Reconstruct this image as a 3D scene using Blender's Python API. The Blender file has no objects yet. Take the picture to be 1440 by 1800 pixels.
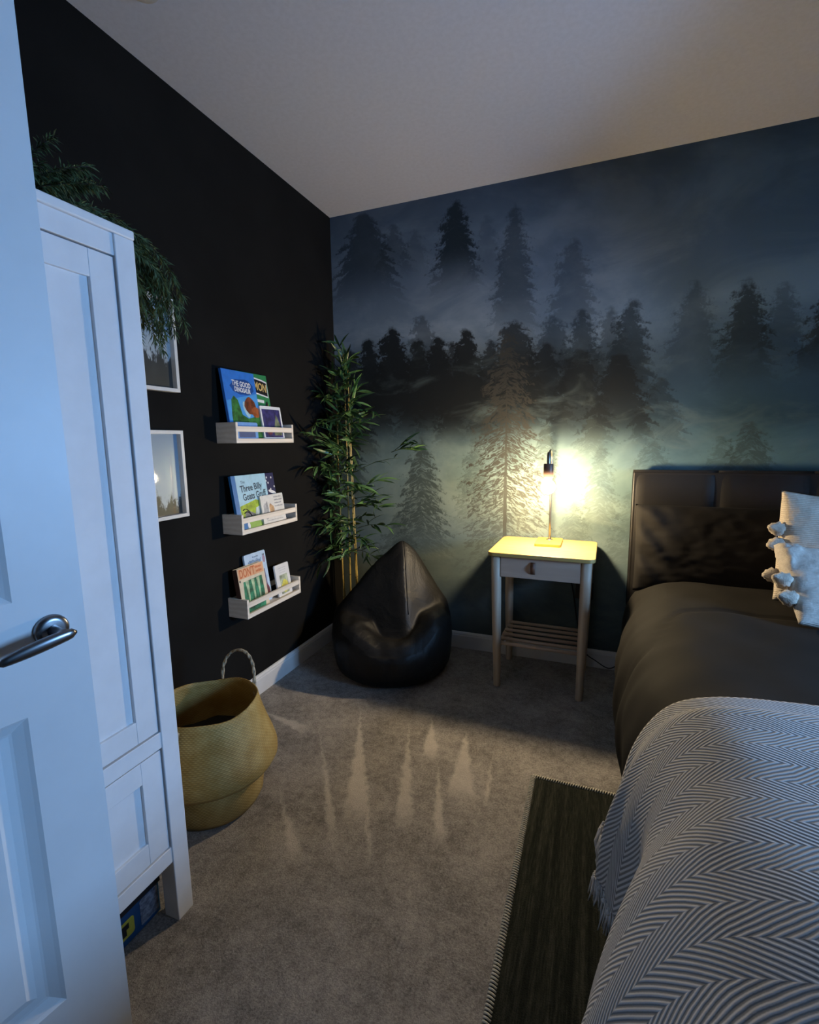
import bpy, bmesh, math, random
from mathutils import Vector, Matrix, noise as mnoise
random.seed(7)
PI = math.pi
sc = bpy.context.scene
C = sc.collection

# ------------------------------------------------------------------ camera
cam_d = bpy.data.cameras.new('camera'); cam = bpy.data.objects.new('camera', cam_d); C.objects.link(cam)
cam_d.sensor_fit = 'VERTICAL'; cam_d.sensor_height = 36.0; cam_d.sensor_width = 28.8
cam_d.lens = 842.47 / 1800 * 36; cam_d.clip_start = 0.02; cam_d.clip_end = 100
def look(yaw, pitch, roll):
    cy, sy, cp, sp = math.cos(yaw), math.sin(yaw), math.cos(pitch), math.sin(pitch)
    f = Vector((sy*cp, cy*cp, sp)); r = Vector((cy, -sy, 0)); u = r.cross(f)
    c, s = math.cos(roll), math.sin(roll)
    r2 = c*r + s*u; u2 = -s*r + c*u
    m = Matrix((r2, u2, -f)).transposed()
    return m.to_4x4()
cam.matrix_world = Matrix.Translation((1.4399, -2.5225, 1.1634)) @ look(-0.372914, -0.145753, -0.012976)
sc.camera = cam

# ------------------------------------------------------------------ world, window light, exposure
w = bpy.data.worlds.new('dusk'); sc.world = w; w.use_nodes = True
bg = w.node_tree.nodes['Background']; bg.inputs[0].default_value = (0.30, 0.50, 1.0, 1); bg.inputs[1].default_value = 0.6
RX = 3.16            # right wall plane
WY0, WY1, WZ0, WZ1 = -2.00, -0.85, 0.86, 2.00    # window opening in the right wall
BLIND = 1.42          # a roller blind is drawn down to this height
ld = bpy.data.lights.new('window_daylight', 'AREA'); ld.shape = 'RECTANGLE'; ld.size = WY1-WY0-.06; ld.size_y = BLIND-WZ0-.06
ld.energy = 132; ld.color = (0.25, 0.53, 1.0)
lo = bpy.data.objects.new('window_daylight', ld); C.objects.link(lo)
lo.location = (RX+0.16, (WY0+WY1)/2, (WZ0+BLIND)/2); lo.rotation_euler = (0, PI/2, 0)
lo.rotation_euler = Vector((-1, 0, -0.12)).to_track_quat('-Z', 'Z').to_euler()
BULB = 900.0          # bulb emission strength
sc.view_settings.view_transform = 'Standard'; sc.view_settings.look = 'None'
sc.view_settings.gamma = 1.0; sc.view_settings.exposure = 0.0; sc.view_settings.use_curve_mapping = False

# ------------------------------------------------------------------ node helpers
class G:
    def __init__(s, nt): s.nt = nt
    def n(s, t, **k):
        x = s.nt.nodes.new(t)
        for a, b in k.items(): setattr(x, a, b)
        return x
    def put(s, sock, v):
        if isinstance(v, bpy.types.NodeSocket): s.nt.links.new(v, sock)
        elif v is not None:
            if isinstance(v, (tuple, list)) and len(v) == 3 and sock.type == 'RGBA': v = (*v, 1)
            sock.default_value = v
    def m(s, op, a, b=None, c=None, clamp=False):
        x = s.n('ShaderNodeMath', operation=op); x.use_clamp = clamp
        for i, v in enumerate((a, b, c)):
            if v is not None: s.put(x.inputs[i], v)
        return x.outputs[0]
    def mix(s, f, a, b, blend='MIX'):
        x = s.n('ShaderNodeMix', data_type='RGBA', blend_type=blend); x.clamp_factor = True
        s.put(x.inputs[0], f); s.put(x.inputs[6], a); s.put(x.inputs[7], b)
        return x.outputs[2]
    def noise(s, vec, scale, detail=2, rough=.5, dist=0):
        x = s.n('ShaderNodeTexNoise'); s.put(x.inputs['Vector'], vec); x.inputs['Scale'].default_value = scale
        x.inputs['Detail'].default_value = detail; x.inputs['Roughness'].default_value = rough; x.inputs['Distortion'].default_value = dist
        return x.outputs[0]
    def rng(s, v, a, b, c=0., d=1., smooth=True):
        x = s.n('ShaderNodeMapRange'); x.interpolation_type = 'SMOOTHSTEP' if smooth else 'LINEAR'
        s.put(x.inputs[0], v)
        for i, q in enumerate((a, b, c, d)): s.put(x.inputs[i+1], q)
        return x.outputs[0]
    def ramp(s, v, pts):
        x = s.n('ShaderNodeValToRGB'); e = x.color_ramp.elements
        while len(e) < len(pts): e.new(0.5)
        for i, (p, c) in enumerate(pts): e[i].position = p; e[i].color = (*c, 1)
        s.put(x.inputs[0], v); return x.outputs[0]
    def scale(s, vec, sx, sy, sz):
        x = s.n('ShaderNodeMapping'); s.put(x.inputs[0], vec); x.inputs[3].default_value = (sx, sy, sz); return x.outputs[0]

def newmat(name):
    m = bpy.data.materials.new(name); m.use_nodes = True
    nt = m.node_tree; b = nt.nodes['Principled BSDF']
    g = G(nt); tc = g.n('ShaderNodeTexCoord')
    return m, g, b, tc
def bump(g, b, h, strength, dist=0.002):
    x = g.n('ShaderNodeBump'); x.inputs['Strength'].default_value = strength; x.inputs['Distance'].default_value = dist
    g.put(x.inputs['Height'], h); g.nt.links.new(x.outputs[0], b.inputs['Normal'])
MC = {}
def pm(name, col, rough=.6, metal=0., var=.12, vs=18., bs=220., bd=.0006, bst=.35, spec=.5, sub=None, col2=None):
    if name in MC: return MC[name]
    m, g, b, tc = newmat(name)
    n1 = g.noise(tc.outputs['Object'], vs, 4, .6)
    d = col2 or tuple(max(0, c*(1-var*1.6)) for c in col); l = tuple(min(1, c*(1+var)) for c in col)
    g.put(b.inputs['Base Color'], g.mix(g.rng(n1, .3, .7), d, l if not col2 else col))
    b.inputs['Roughness'].default_value = rough; b.inputs['Metallic'].default_value = metal
    b.inputs['Specular IOR Level'].default_value = spec
    if bst > 0: bump(g, b, g.noise(tc.outputs['Object'], bs, 3, .6), bst, bd)
    MC[name] = m; return m
def wood(name, base, dark, axis=0, scale=1.0, rough=.55, knots=True):
    if name in MC: return MC[name]
    m, g, b, tc = newmat(name)
    s = [14, 14, 14]; s[axis] = 1.6
    v = g.scale(tc.outputs['Object'], *[q*scale for q in s])
    f1 = g.noise(v, 2.2, 4, .6, .8); wv = g.n('ShaderNodeTexWave'); g.put(wv.inputs[0], v)
    wv.inputs['Scale'].default_value = 1.1; wv.inputs['Distortion'].default_value = 5; wv.inputs['Detail'].default_value = 3
    wv.bands_direction = 'XYZ'[(axis+1) % 3]
    f = g.m('ADD', g.m('MULTIPLY', f1, .6), g.m('MULTIPLY', wv.outputs[1], .4))
    g.put(b.inputs['Base Color'], g.mix(g.rng(f, .25, .8), dark, base))
    b.inputs['Roughness'].default_value = rough
    bump(g, b, f, .15, .0008)
    MC[name] = m; return m

# ------------------------------------------------------------------ mesh helpers
class MB:
    def __init__(s): s.v = []; s.f = []; s.uv = []
    def quadgrid(s, rows, closed=False, uvs=None):
        b = len(s.v); n = len(rows[0])
        for r in rows: s.v += [tuple(p) for p in r]
        for i in range(len(rows)-1):
            for j in range(n if closed else n-1):
                k = (j+1) % n
                s.f.append((b+i*n+j, b+i*n+k, b+(i+1)*n+k, b+(i+1)*n+j))
        return b
    def tube(s, pts, r, seg=8, caps=True):
        pts = [Vector(p) for p in pts]; rows = []
        rad = r if isinstance(r, (list, tuple)) else [r]*len(pts)
        up = Vector((0, 0, 1))
        t0 = (pts[1]-pts[0]).normalized()
        if abs(t0.dot(up)) > .9: up = Vector((1, 0, 0))
        nrm = (up - t0*up.dot(t0)).normalized()
        for i, p in enumerate(pts):
            t = (pts[min(i+1, len(pts)-1)] - pts[max(i-1, 0)]).normalized()
            nrm = (nrm - t*nrm.dot(t)).normalized(); bn = t.cross(nrm)
            rows.append([p + (nrm*math.cos(a)+bn*math.sin(a))*rad[i] for a in [2*PI*k/seg for k in range(seg)]])
        b = s.quadgrid(rows, True)
        if caps:
            s.f.append(tuple(range(b+seg-1, b-1, -1))); e = b+(len(pts)-1)*seg; s.f.append(tuple(range(e, e+seg)))
    def lathe(s, prof, seg=32, center=(0, 0, 0)):
        cx, cy, cz = center
        rows = [[(cx+r*math.cos(2*PI*k/seg), cy+r*math.sin(2*PI*k/seg), cz+z) for k in range(seg)] for r, z in prof]
        b = s.quadgrid(rows, True)
        if prof[0][0] > 1e-5: s.f.append(tuple(range(b+seg-1, b-1, -1)))
        e = b+(len(prof)-1)*seg
        if prof[-1][0] > 1e-5: s.f.append(tuple(range(e, e+seg)))
    def box(s, x0, x1, y0, y1, z0, z1):
        b = len(s.v)
        s.v += [(x0,y0,z0),(x1,y0,z0),(x1,y1,z0),(x0,y1,z0),(x0,y0,z1),(x1,y0,z1),(x1,y1,z1),(x0,y1,z1)]
        s.f += [tuple(b+i for i in q) for q in ((0,3,2,1),(4,5,6,7),(0,1,5,4),(1,2,6,5),(2,3,7,6),(3,0,4,7))]
    def mesh(s, name, smooth=True):
        me = bpy.data.meshes.new(name); me.from_pydata(s.v, [], s.f); me.validate(); me.update()
        bm = bmesh.new(); bm.from_mesh(me); bmesh.ops.remove_doubles(bm, verts=bm.verts, dist=1e-6); bmesh.ops.recalc_face_normals(bm, faces=bm.faces); bm.to_mesh(me); bm.free()
        if smooth: me.polygons.foreach_set('use_smooth', [True]*len(me.polygons))
        return me
def bbox_mesh(name, x0, x1, y0, y1, z0, z1, bev=.002, seg=2):
    bm = bmesh.new(); bmesh.ops.create_cube(bm, size=1)
    for v in bm.verts:
        v.co = Vector((x0+(v.co.x+.5)*(x1-x0), y0+(v.co.y+.5)*(y1-y0), z0+(v.co.z+.5)*(z1-z0)))
    if bev > 0: bmesh.ops.bevel(bm, geom=bm.edges[:], offset=bev, segments=seg, profile=.6, affect='EDGES')
    me = bpy.data.meshes.new(name); bm.to_mesh(me); bm.free()
    if bev > 0: me.polygons.foreach_set('use_smooth', [len(p.vertices) != 4 or p.area < bev*3*max(x1-x0, y1-y0, z1-z0) for p in me.polygons])
    return me
def rounded_slab(name, x0, x1, y0, y1, z0, z1, r, bev=.003, n=8):
    bm = bmesh.new(); pts = []
    for cx, cy, a0 in ((x1-r, y1-r, 0), (x0+r, y1-r, PI/2), (x0+r, y0+r, PI), (x1-r, y0+r, 1.5*PI)):
        for k in range(n+1):
            a = a0 + PI/2*k/n; pts.append((cx+r*math.cos(a), cy+r*math.sin(a)))
    vs = [bm.verts.new((x, y, z0)) for x, y in pts]; f = bm.faces.new(vs)
    ex = bmesh.ops.extrude_face_region(bm, geom=[f]); bmesh.ops.translate(bm, verts=[v for v in ex['geom'] if isinstance(v, bmesh.types.BMVert)], vec=(0, 0, z1-z0))
    bmesh.ops.recalc_face_normals(bm, faces=bm.faces)
    if bev > 0:
        ed = [e for e in bm.edges if abs(e.verts[0].co.z-e.verts[1].co.z) < 1e-6]
        bmesh.ops.bevel(bm, geom=ed, offset=bev, segments=2, profile=.6, affect='EDGES')
    me = bpy.data.meshes.new(name); bm.to_mesh(me); bm.free(); return me
def ob(name, me, mat=None, parent=None, loc=None, rot=None):
    o = bpy.data.objects.new(name, me); C.objects.link(o)
    if mat and me and not me.materials: me.materials.append(mat)
    if parent: o.parent = parent
    if loc: o.location = loc
    if rot: o.rotation_euler = rot
    return o
def box(name, x0, x1, y0, y1, z0, z1, mat, parent=None, bev=.002, seg=2):
    return ob(name, bbox_mesh(name, x0, x1, y0, y1, z0, z1, bev, seg), mat, parent)
def thing(name, label, cat, loc=(0, 0, 0), rot=(0, 0, 0), group=None):
    o = bpy.data.objects.new(name, None); C.objects.link(o); o.empty_display_size = .05
    o.location = loc; o.rotation_euler = rot; return tag(o, label, cat, group)
def tag(o, label, cat, group=None):
    o['label'] = label; o['category'] = cat
    if group: o['group'] = group
    return o
def struct(o, label=None):
    o['kind'] = 'structure'
    if label: o['label'] = label
    return o
def sm(o, levels):
    md = o.modifiers.new('subdivision', 'SUBSURF'); md.levels = levels; md.render_levels = levels; return o
def text_mesh(s, size, bold=0.0, sx=1.0):
    cu = bpy.data.curves.new('lettering', 'FONT'); cu.body = s; cu.size = size; cu.align_x = 'CENTER'; cu.align_y = 'CENTER'; cu.offset = bold; cu.resolution_u = 3
    o = bpy.data.objects.new('lettering', cu); C.objects.link(o); dg = bpy.context.evaluated_depsgraph_get(); dg.update()
    me = bpy.data.meshes.new_from_object(o.evaluated_get(dg)); bpy.data.objects.remove(o); bpy.data.curves.remove(cu)
    for v in me.vertices: v.co = Vector((v.co.x*sx, 0, v.co.y))     # stands upright, faces -Y
    return me
def sstep(a, b, x):
    t = max(0, min(1, (x-a)/(b-a))); return t*t*(3-2*t)
def nz(x, y, z=0.): return mnoise.noise(Vector((x, y, z)))

# ------------------------------------------------------------------ materials of the setting
def mural_material():
    m, g, b, tc = newmat('forest_mural_print')
    sep = g.n('ShaderNodeSeparateXYZ'); g.put(sep.inputs[0], tc.outputs['Object'])
    U, V = sep.outputs[0], sep.outputs[2]
    P = tc.outputs['Object']
    fine = g.m('SUBTRACT', g.noise(P, 62, 5, .68), .5)
    med = g.m('SUBTRACT', g.noise(P, 15, 3, .6), .5)
    big = g.noise(P, 2.6, 4, .6, .4)
    vn = g.m('DIVIDE', g.m('ADD', V, g.m('MULTIPLY', g.m('SUBTRACT', big, .5), .28)), 2.4)
    bgc = g.ramp(vn, [(0.0, (.050, .062, .062)), (.20, (.20, .245, .235)), (.32, (.185, .23, .205)), (.44, (.215, .285, .265)), (.53, (.085, .13, .145)), (.61, (.11, .155, .185)), (.73, (.275, .325, .375)), (.84, (.225, .265, .315)), (.93, (.165, .205, .25)), (1.0, (.105, .135, .175))])
    cloud = g.noise(g.scale(P, 1, 1, 1.7), 1.9, 5, .62, .6)
    bgc = g.mix(g.rng(cloud, .38, .68), g.mix(1., bgc, (.60, .66, .72), 'MULTIPLY'), bgc)
    bgc = g.mix(g.rng(U, 1.1, 2.3), bgc, g.mix(1., bgc, (.66, .95, 1.18), 'MULTIPLY'))       # background colour turns bluer towards the bed
    # tree shape as a node group
    gt = bpy.data.node_groups.new('fir_silhouette', 'ShaderNodeTree'); it = gt.interface
    for nme in ('U', 'V', 'N1', 'N2', 'CX', 'TOP', 'H', 'W', 'K', 'POR', 'ALPHA', 'FADE', 'SOFT'):
        it.new_socket(nme, in_out='INPUT', socket_type='NodeSocketFloat')
    it.new_socket('A', in_out='OUTPUT', socket_type='NodeSocketFloat')
    q = G(gt); gi = q.n('NodeGroupInput'); go = q.n('NodeGroupOutput'); I = {o.name: o for o in gi.outputs if o.name}
    t = q.m('DIVIDE', q.m('SUBTRACT', I['TOP'], I['V']), I['H'])
    tcl = q.m('MAXIMUM', q.m('MINIMUM', t, 1.), .0001)
    du = q.m('ADD', q.m('SUBTRACT', I['U'], I['CX']), q.m('MULTIPLY', I['N2'], .035))
    dx = q.m('ABSOLUTE', du)
    side = q.m('MULTIPLY', q.m('SIGN', du), .23)
    br = q.m('MULTIPLY', q.m('SUBTRACT', t, q.m('DIVIDE', q.m('MULTIPLY', dx, .45), I['H'])), I['K'])
    saw = q.m('FRACT', q.m('ADD', q.m('ADD', br, side), q.m('MULTIPLY', I['N2'], 1.1)))
    half = q.m('MULTIPLY', q.m('MULTIPLY', I['W'], q.m('MULTIPLY', q.m('POWER', tcl, .55), 1.18)), q.m('ADD', .70, q.m('MULTIPLY', saw, .36)))
    half = q.m('ADD', q.m('ADD', half, q.m('MULTIPLY', I['N1'], q.m('MINIMUM', .15, q.m('MULTIPLY', tcl, .8)))), .002)
    half = q.m('ADD', half, q.m('MULTIPLY', I['N2'], q.m('MULTIPLY', I['W'], .75)))
    edge = q.m('DIVIDE', q.m('SUBTRACT', half, dx), I['SOFT'], clamp=True)
    # needles hang in drooping strokes: noise stretched along the boughs
    cv = q.n('ShaderNodeCombineXYZ'); q.put(cv.inputs[0], q.m('MULTIPLY', du, 26.)); q.put(cv.inputs[2], q.m('MULTIPLY', q.m('ADD', I['V'], q.m('MULTIPLY', dx, .55)), 62.)); q.put(cv.inputs[1], q.m('MULTIPLY', I['CX'], 9.))
    lace = q.m('SUBTRACT', q.noise(cv.outputs[0], 1.0, 3, .65, 1.2), .5)
    rel = q.m('DIVIDE', dx, q.m('ADD', half, .01))
    por = q.m('ADD', q.m('MULTIPLY', lace, I['POR']), q.m('SUBTRACT', q.m('MULTIPLY_ADD', I['POR'], -.055, 1.25), q.m('MULTIPLY', rel, q.m('MULTIPLY', I['POR'], .06))), clamp=True)
    fade = q.rng(t, I['FADE'], 1.0, 1., 0.)
    tip = q.m('MULTIPLY', t, 30., clamp=True)
    a = q.m('MULTIPLY', q.m('MULTIPLY', edge, por), q.m('MULTIPLY', q.m('MULTIPLY', fade, tip), I['ALPHA']))
    gt.links.new(a, go.inputs[0])
    T = [(0.212,2.395,0.549,0.240,0.75,0),(0.377,2.311,0.307,0.131,0.50,0),(0.499,2.269,0.280,0.111,0.30,0),(0.880,2.273,0.386,0.114,0.25,0),
         (1.019,2.308,0.765,0.139,0.62,0),(1.293,2.112,0.588,0.148,0.45,0),(1.812,1.857,0.517,0.136,0.42,0),(2.142,1.808,0.436,0.117,0.46,0),(2.012,1.838,0.507,0.135,0.80,0),
         (0.721,2.380,0.516,0.155,0.98,0),(1.219,1.765,0.398,0.159,0.60,0),(1.348,1.782,0.475,0.140,0.76,0),(1.472,1.781,0.426,0.123,0.55,0),(1.555,1.809,0.642,0.158,0.80,0),(2.300,1.780,0.430,0.130,0.90,0),
         (2.480,1.860,0.500,0.140,0.60,0),(2.660,1.800,0.500,0.150,0.80,0),(2.900,1.880,0.560,0.150,0.50,0),
         (0.539,1.835,0.438,0.146,0.50,1),(0.221,1.746,0.627,0.160,0.95,1),(0.367,1.793,0.658,0.188,0.97,1),(0.516,1.726,0.593,0.148,0.95,1),(0.628,1.722,0.592,0.160,0.97,1),(0.706,1.687,0.527,0.125,0.85,1),(0.776,1.746,0.668,0.177,0.97,1),(0.910,1.686,0.560,0.132,0.85,1),
         (1.029,1.768,0.652,0.197,0.85,1),(1.183,1.641,0.489,0.162,0.82,1),(1.342,1.601,0.514,0.180,0.82,1),(1.519,1.562,0.475,0.182,0.85,1),(1.691,1.448,0.362,0.139,0.50,1),(0.10,1.70,0.70,0.17,0.9,1),(0.03,1.60,0.8,0.16,0.8,1),
         (0.526,1.198,0.795,0.187,0.88,2),(1.193,1.263,0.466,0.106,0.62,2),(1.458,1.136,0.560,0.120,0.42,2),(1.342,0.854,0.415,0.130,0.42,2),(1.267,1.087,0.464,0.164,0.22,2),(1.599,0.924,0.492,0.124,0.34,2),
         (1.683,1.165,0.185,0.094,0.45,2),(2.062,1.238,0.278,0.114,0.60,2),(1.956,1.174,0.216,0.086,0.35,2),(0.383,0.763,0.653,0.215,0.55,2),(0.831,1.178,0.585,0.140,0.50,2),(1.406,1.278,0.275,0.103,0.40,2),(2.45,1.20,0.4,0.13,0.5,2),(2.8,1.28,0.5,0.15,0.6,2),
         (0.996,1.72,1.45,0.250,0.95,3)]
    acc = {0: None, 1: None, 2: None, 3: None}; Uc, Vc, Fc, Mc = U, V, fine, med       # trees are chained one after another so that few values are held at once
    for (cx, top, h, wd, al, ly) in T:
        n = g.n('ShaderNodeGroup'); n.node_tree = gt
        par = {0: (9, 1.5, .45, .030), 1: (9, 1.2, .60, .022), 2: (9, 4.5, .55, .022), 3: (15, 8.0, .50, .014)}[ly]
        for k, v in (('U', Uc), ('V', Vc), ('N1', Fc), ('N2', Mc), ('CX', cx), ('TOP', top), ('H', h), ('W', wd), ('K', par[0]*h/.5 if ly != 3 else 17), ('POR', par[1]), ('ALPHA', al), ('FADE', par[2]), ('SOFT', par[3])):
            g.put(n.inputs[k], v)
        inv = g.m('SUBTRACT', 1., n.outputs[0])
        acc[ly] = inv if acc[ly] is None else g.m('MULTIPLY', acc[ly], inv)
        Uc, Vc, Fc, Mc = (g.m('MULTIPLY_ADD', acc[ly], 1e-7, q_) for q_ in (U, V, fine, med))
    A = {k: g.m('SUBTRACT', 1., v) for k, v in acc.items()}
    col = g.mix(A[0], bgc, (.016, .026, .034))
    # dark band of forest with fog wisps between the layers
    band = g.m('MULTIPLY', g.rng(V, 1.25, 1.42), g.rng(V, 1.72, 1.52)); band = g.m('MULTIPLY', band, g.rng(U, 2.0, 1.35))
    band = g.m('MULTIPLY', band, g.rng(big, .30, .55))
    col = g.mix(g.m('MULTIPLY', band, .85), col, (.010, .013, .014))
    col = g.mix(A[1], col, (.009, .011, .012))
    wisp = g.m('MULTIPLY', g.rng(g.noise(g.scale(P, 1, 1, 2.2), 3.1, 5, .6, .8), .50, .74), g.rng(V, 1.9, 1.2))
    col = g.mix(g.m('MULTIPLY', wisp, .38), col, (.17, .225, .22))
    col = g.mix(A[2], col, (.040, .055, .052))
    trunk = g.m('ABSOLUTE', g.m('ADD', g.m('SUBTRACT', U, .996), g.m('MULTIPLY', med, .015)))
    tk = g.m('MULTIPLY', g.m('DIVIDE', g.m('SUBTRACT', g.rng(V, 1.6, .3, .003, .017, False), trunk), .004, clamp=True), g.m('MULTIPLY', g.rng(V, .45, .75), g.rng(V, 1.58, 1.35)))
    hero = g.m('MAXIMUM', A[3], g.m('MULTIPLY', tk, .9))
    col = g.mix(hero, col, (.040, .038, .032))
    g.put(b.inputs['Base Color'], col)
    b.inputs['Roughness'].default_value = .75; b.inputs['Specular IOR Level'].default_value = .25
    bump(g, b, g.noise(P, 420, 2), .12, .0004)
    return m
def carpet_material():
    m, g, b, tc = newmat('beige_carpet_pile'); P = tc.outputs['Object']
    sep = g.n('ShaderNodeSeparateXYZ'); g.put(sep.inputs[0], P); X, Y = sep.outputs[0], sep.outputs[1]
    wob = g.m('MULTIPLY', g.m('SUBTRACT', g.noise(P, 26, 3, .6), .5), .030)
    Xw = g.m('ADD', X, wob); Yw = g.m('ADD', Y, wob)
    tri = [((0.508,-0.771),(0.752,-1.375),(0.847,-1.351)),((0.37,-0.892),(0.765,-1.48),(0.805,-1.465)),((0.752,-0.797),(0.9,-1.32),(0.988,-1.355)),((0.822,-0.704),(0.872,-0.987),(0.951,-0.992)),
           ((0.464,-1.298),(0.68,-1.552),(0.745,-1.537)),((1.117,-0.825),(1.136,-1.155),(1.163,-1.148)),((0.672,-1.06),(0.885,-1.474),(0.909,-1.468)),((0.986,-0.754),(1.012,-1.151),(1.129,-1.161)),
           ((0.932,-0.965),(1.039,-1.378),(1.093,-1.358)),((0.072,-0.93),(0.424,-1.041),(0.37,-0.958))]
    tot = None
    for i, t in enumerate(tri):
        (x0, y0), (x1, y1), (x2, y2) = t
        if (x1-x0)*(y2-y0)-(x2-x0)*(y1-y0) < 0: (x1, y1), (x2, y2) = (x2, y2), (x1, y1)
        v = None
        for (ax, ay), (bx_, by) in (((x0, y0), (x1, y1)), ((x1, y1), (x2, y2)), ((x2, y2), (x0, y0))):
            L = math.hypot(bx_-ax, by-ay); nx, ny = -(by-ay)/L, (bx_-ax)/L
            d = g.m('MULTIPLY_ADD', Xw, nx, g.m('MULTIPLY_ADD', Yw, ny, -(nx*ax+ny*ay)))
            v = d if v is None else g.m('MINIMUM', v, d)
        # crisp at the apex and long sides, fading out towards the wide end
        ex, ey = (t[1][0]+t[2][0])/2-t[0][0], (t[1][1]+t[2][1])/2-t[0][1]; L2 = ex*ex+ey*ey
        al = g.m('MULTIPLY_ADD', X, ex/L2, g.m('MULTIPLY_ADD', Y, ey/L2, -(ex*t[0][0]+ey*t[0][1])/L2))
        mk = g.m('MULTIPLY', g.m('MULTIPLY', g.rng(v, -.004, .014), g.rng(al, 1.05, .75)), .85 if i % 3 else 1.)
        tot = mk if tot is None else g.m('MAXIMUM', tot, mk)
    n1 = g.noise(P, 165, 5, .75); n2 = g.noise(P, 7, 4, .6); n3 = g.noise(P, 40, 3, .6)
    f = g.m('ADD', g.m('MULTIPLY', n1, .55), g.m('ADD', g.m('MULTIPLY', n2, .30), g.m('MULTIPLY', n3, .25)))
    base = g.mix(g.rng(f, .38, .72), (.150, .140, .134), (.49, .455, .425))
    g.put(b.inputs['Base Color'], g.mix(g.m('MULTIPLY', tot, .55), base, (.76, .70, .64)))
    b.inputs['Roughness'].default_value = .95; b.inputs['Specular IOR Level'].default_value = .1
    bump(g, b, g.m('ADD', g.noise(P, 260, 3, .7), g.m('MULTIPLY', n3, .4)), .8, .004)
    return m
M_mural = mural_material(); M_carpet = carpet_material()
M_black = pm('matt_black_wall_paint', (.0110, .0103, .0094), .95, var=.12, vs=3, bs=160, bst=.2, spec=.1)
M_ceil = pm('white_ceiling_paint', (.50, .52, .585), .9, var=.03, vs=60, bs=260, bst=.25, bd=.0005)
M_offwhite = pm('grey_white_wall_paint', (.55, .56, .58), .85, var=.03, vs=4)
M_gloss = pm('white_gloss_trim', (.78, .77, .75), .38, var=.03, vs=8, bs=40, bst=.05)
M_door = pm('white_door_paint', (.80, .81, .82), .42, var=.02, vs=6, bs=120, bst=.06)

# ------------------------------------------------------------------ room shell
H = 2.4; FY = -2.86     # ceiling height, front wall plane
def slab(name, x0, x1, y0, y1, z0, z1, m): 
    b = MB(); b.box(x0, x1, y0, y1, z0, z1); return struct(ob(name, b.mesh(name, False), m))
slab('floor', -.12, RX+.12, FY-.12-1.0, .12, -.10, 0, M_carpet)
slab('ceiling', -.12, RX+.12, FY-.12-1.0, .12, H, H+.10, M_ceil)
slab('wall_left', -.12, 0, FY-.12, .12, 0, H, M_black)
slab('wall_back', 0, RX, 0, .12, 0, H, M_mural)
def wall_with_hole(name, mk, a0, a1, h0, h1, z0, z1, m):
    b = MB()
    for (u0, u1, v0, v1) in ((a0, h0, 0, H), (h1, a1, 0, H), (h0, h1, 0, z0), (h0, h1, z1, H)):
        if u1-u0 > 1e-4 and v1-v0 > 1e-4: mk(b, u0, u1, v0, v1)
    return struct(ob(name, b.mesh(name, False), m))
wall_with_hole('wall_right', lambda b, u0, u1, v0, v1: b.box(RX, RX+.12, u0, u1, v0, v1), FY-.12, .12, WY0, WY1, WZ0, WZ1, M_black)
DX0, DX1, DZ = .455, 1.225, 2.0      # doorway in the front wall
wall_with_hole('wall_front', lambda b, u0, u1, v0, v1: b.box(u0, u1, FY-.12, FY, v0, v1), 0, RX, DX0, DX1, 0, DZ, M_black)
b = MB(); b.box(-.12, RX+.12, FY-1.14, FY-1.12, 0, H); b.box(-.14, -.12, FY-1.12, FY-.12, 0, H); b.box(RX+.12, RX+.14, FY-1.12, FY-.12, 0, H)
struct(ob('wall_hallway', b.mesh('wall_hallway', False), M_offwhite))
# baseboards with a small moulded top
def baseboard(name, p0, p1, inward, flip=False):
    p0, p1, nrm = Vector(p0), Vector(p1), Vector(inward)
    prof = [(0, 0), (.013, 0), (.013, .072), (.011, .078), (.011, .083), (.006, .091), (0, .093)]
    rows = [[p + nrm*d + Vector((0, 0, z)) for d, z in prof] for p in (p0, p1)]
    b = MB(); b.quadgrid(rows, True); k = len(prof); b.f.append(tuple(range(k))); b.f.append(tuple(range(2*k-1, k-1, -1)))
    return struct(ob(name, b.mesh(name, False), M_gloss))
baseboard('baseboard_left', (0, FY, 0), (0, 0, 0), (1, 0, 0))
baseboard('baseboard_back', (.0131, 0, 0), (RX-.0131, 0, 0), (0, -1, 0))
baseboard('baseboard_right', (RX, FY, 0), (RX, 0, 0), (-1, 0, 0))
baseboard('baseboard_front', (DX1+.07, FY, 0), (RX-.0131, FY, 0), (0, 1, 0))
# doorway trim
b = MB(); b.box(DX0-.065, DX0, FY, FY+.016, 0, DZ+.065); b.box(DX1, DX1+.065, FY, FY+.016, 0, DZ+.065); b.box(DX0, DX1, FY, FY+.016, DZ, DZ+.065)
struct(ob('trim_1', b.mesh('trim_1', False), M_gloss))
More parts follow.
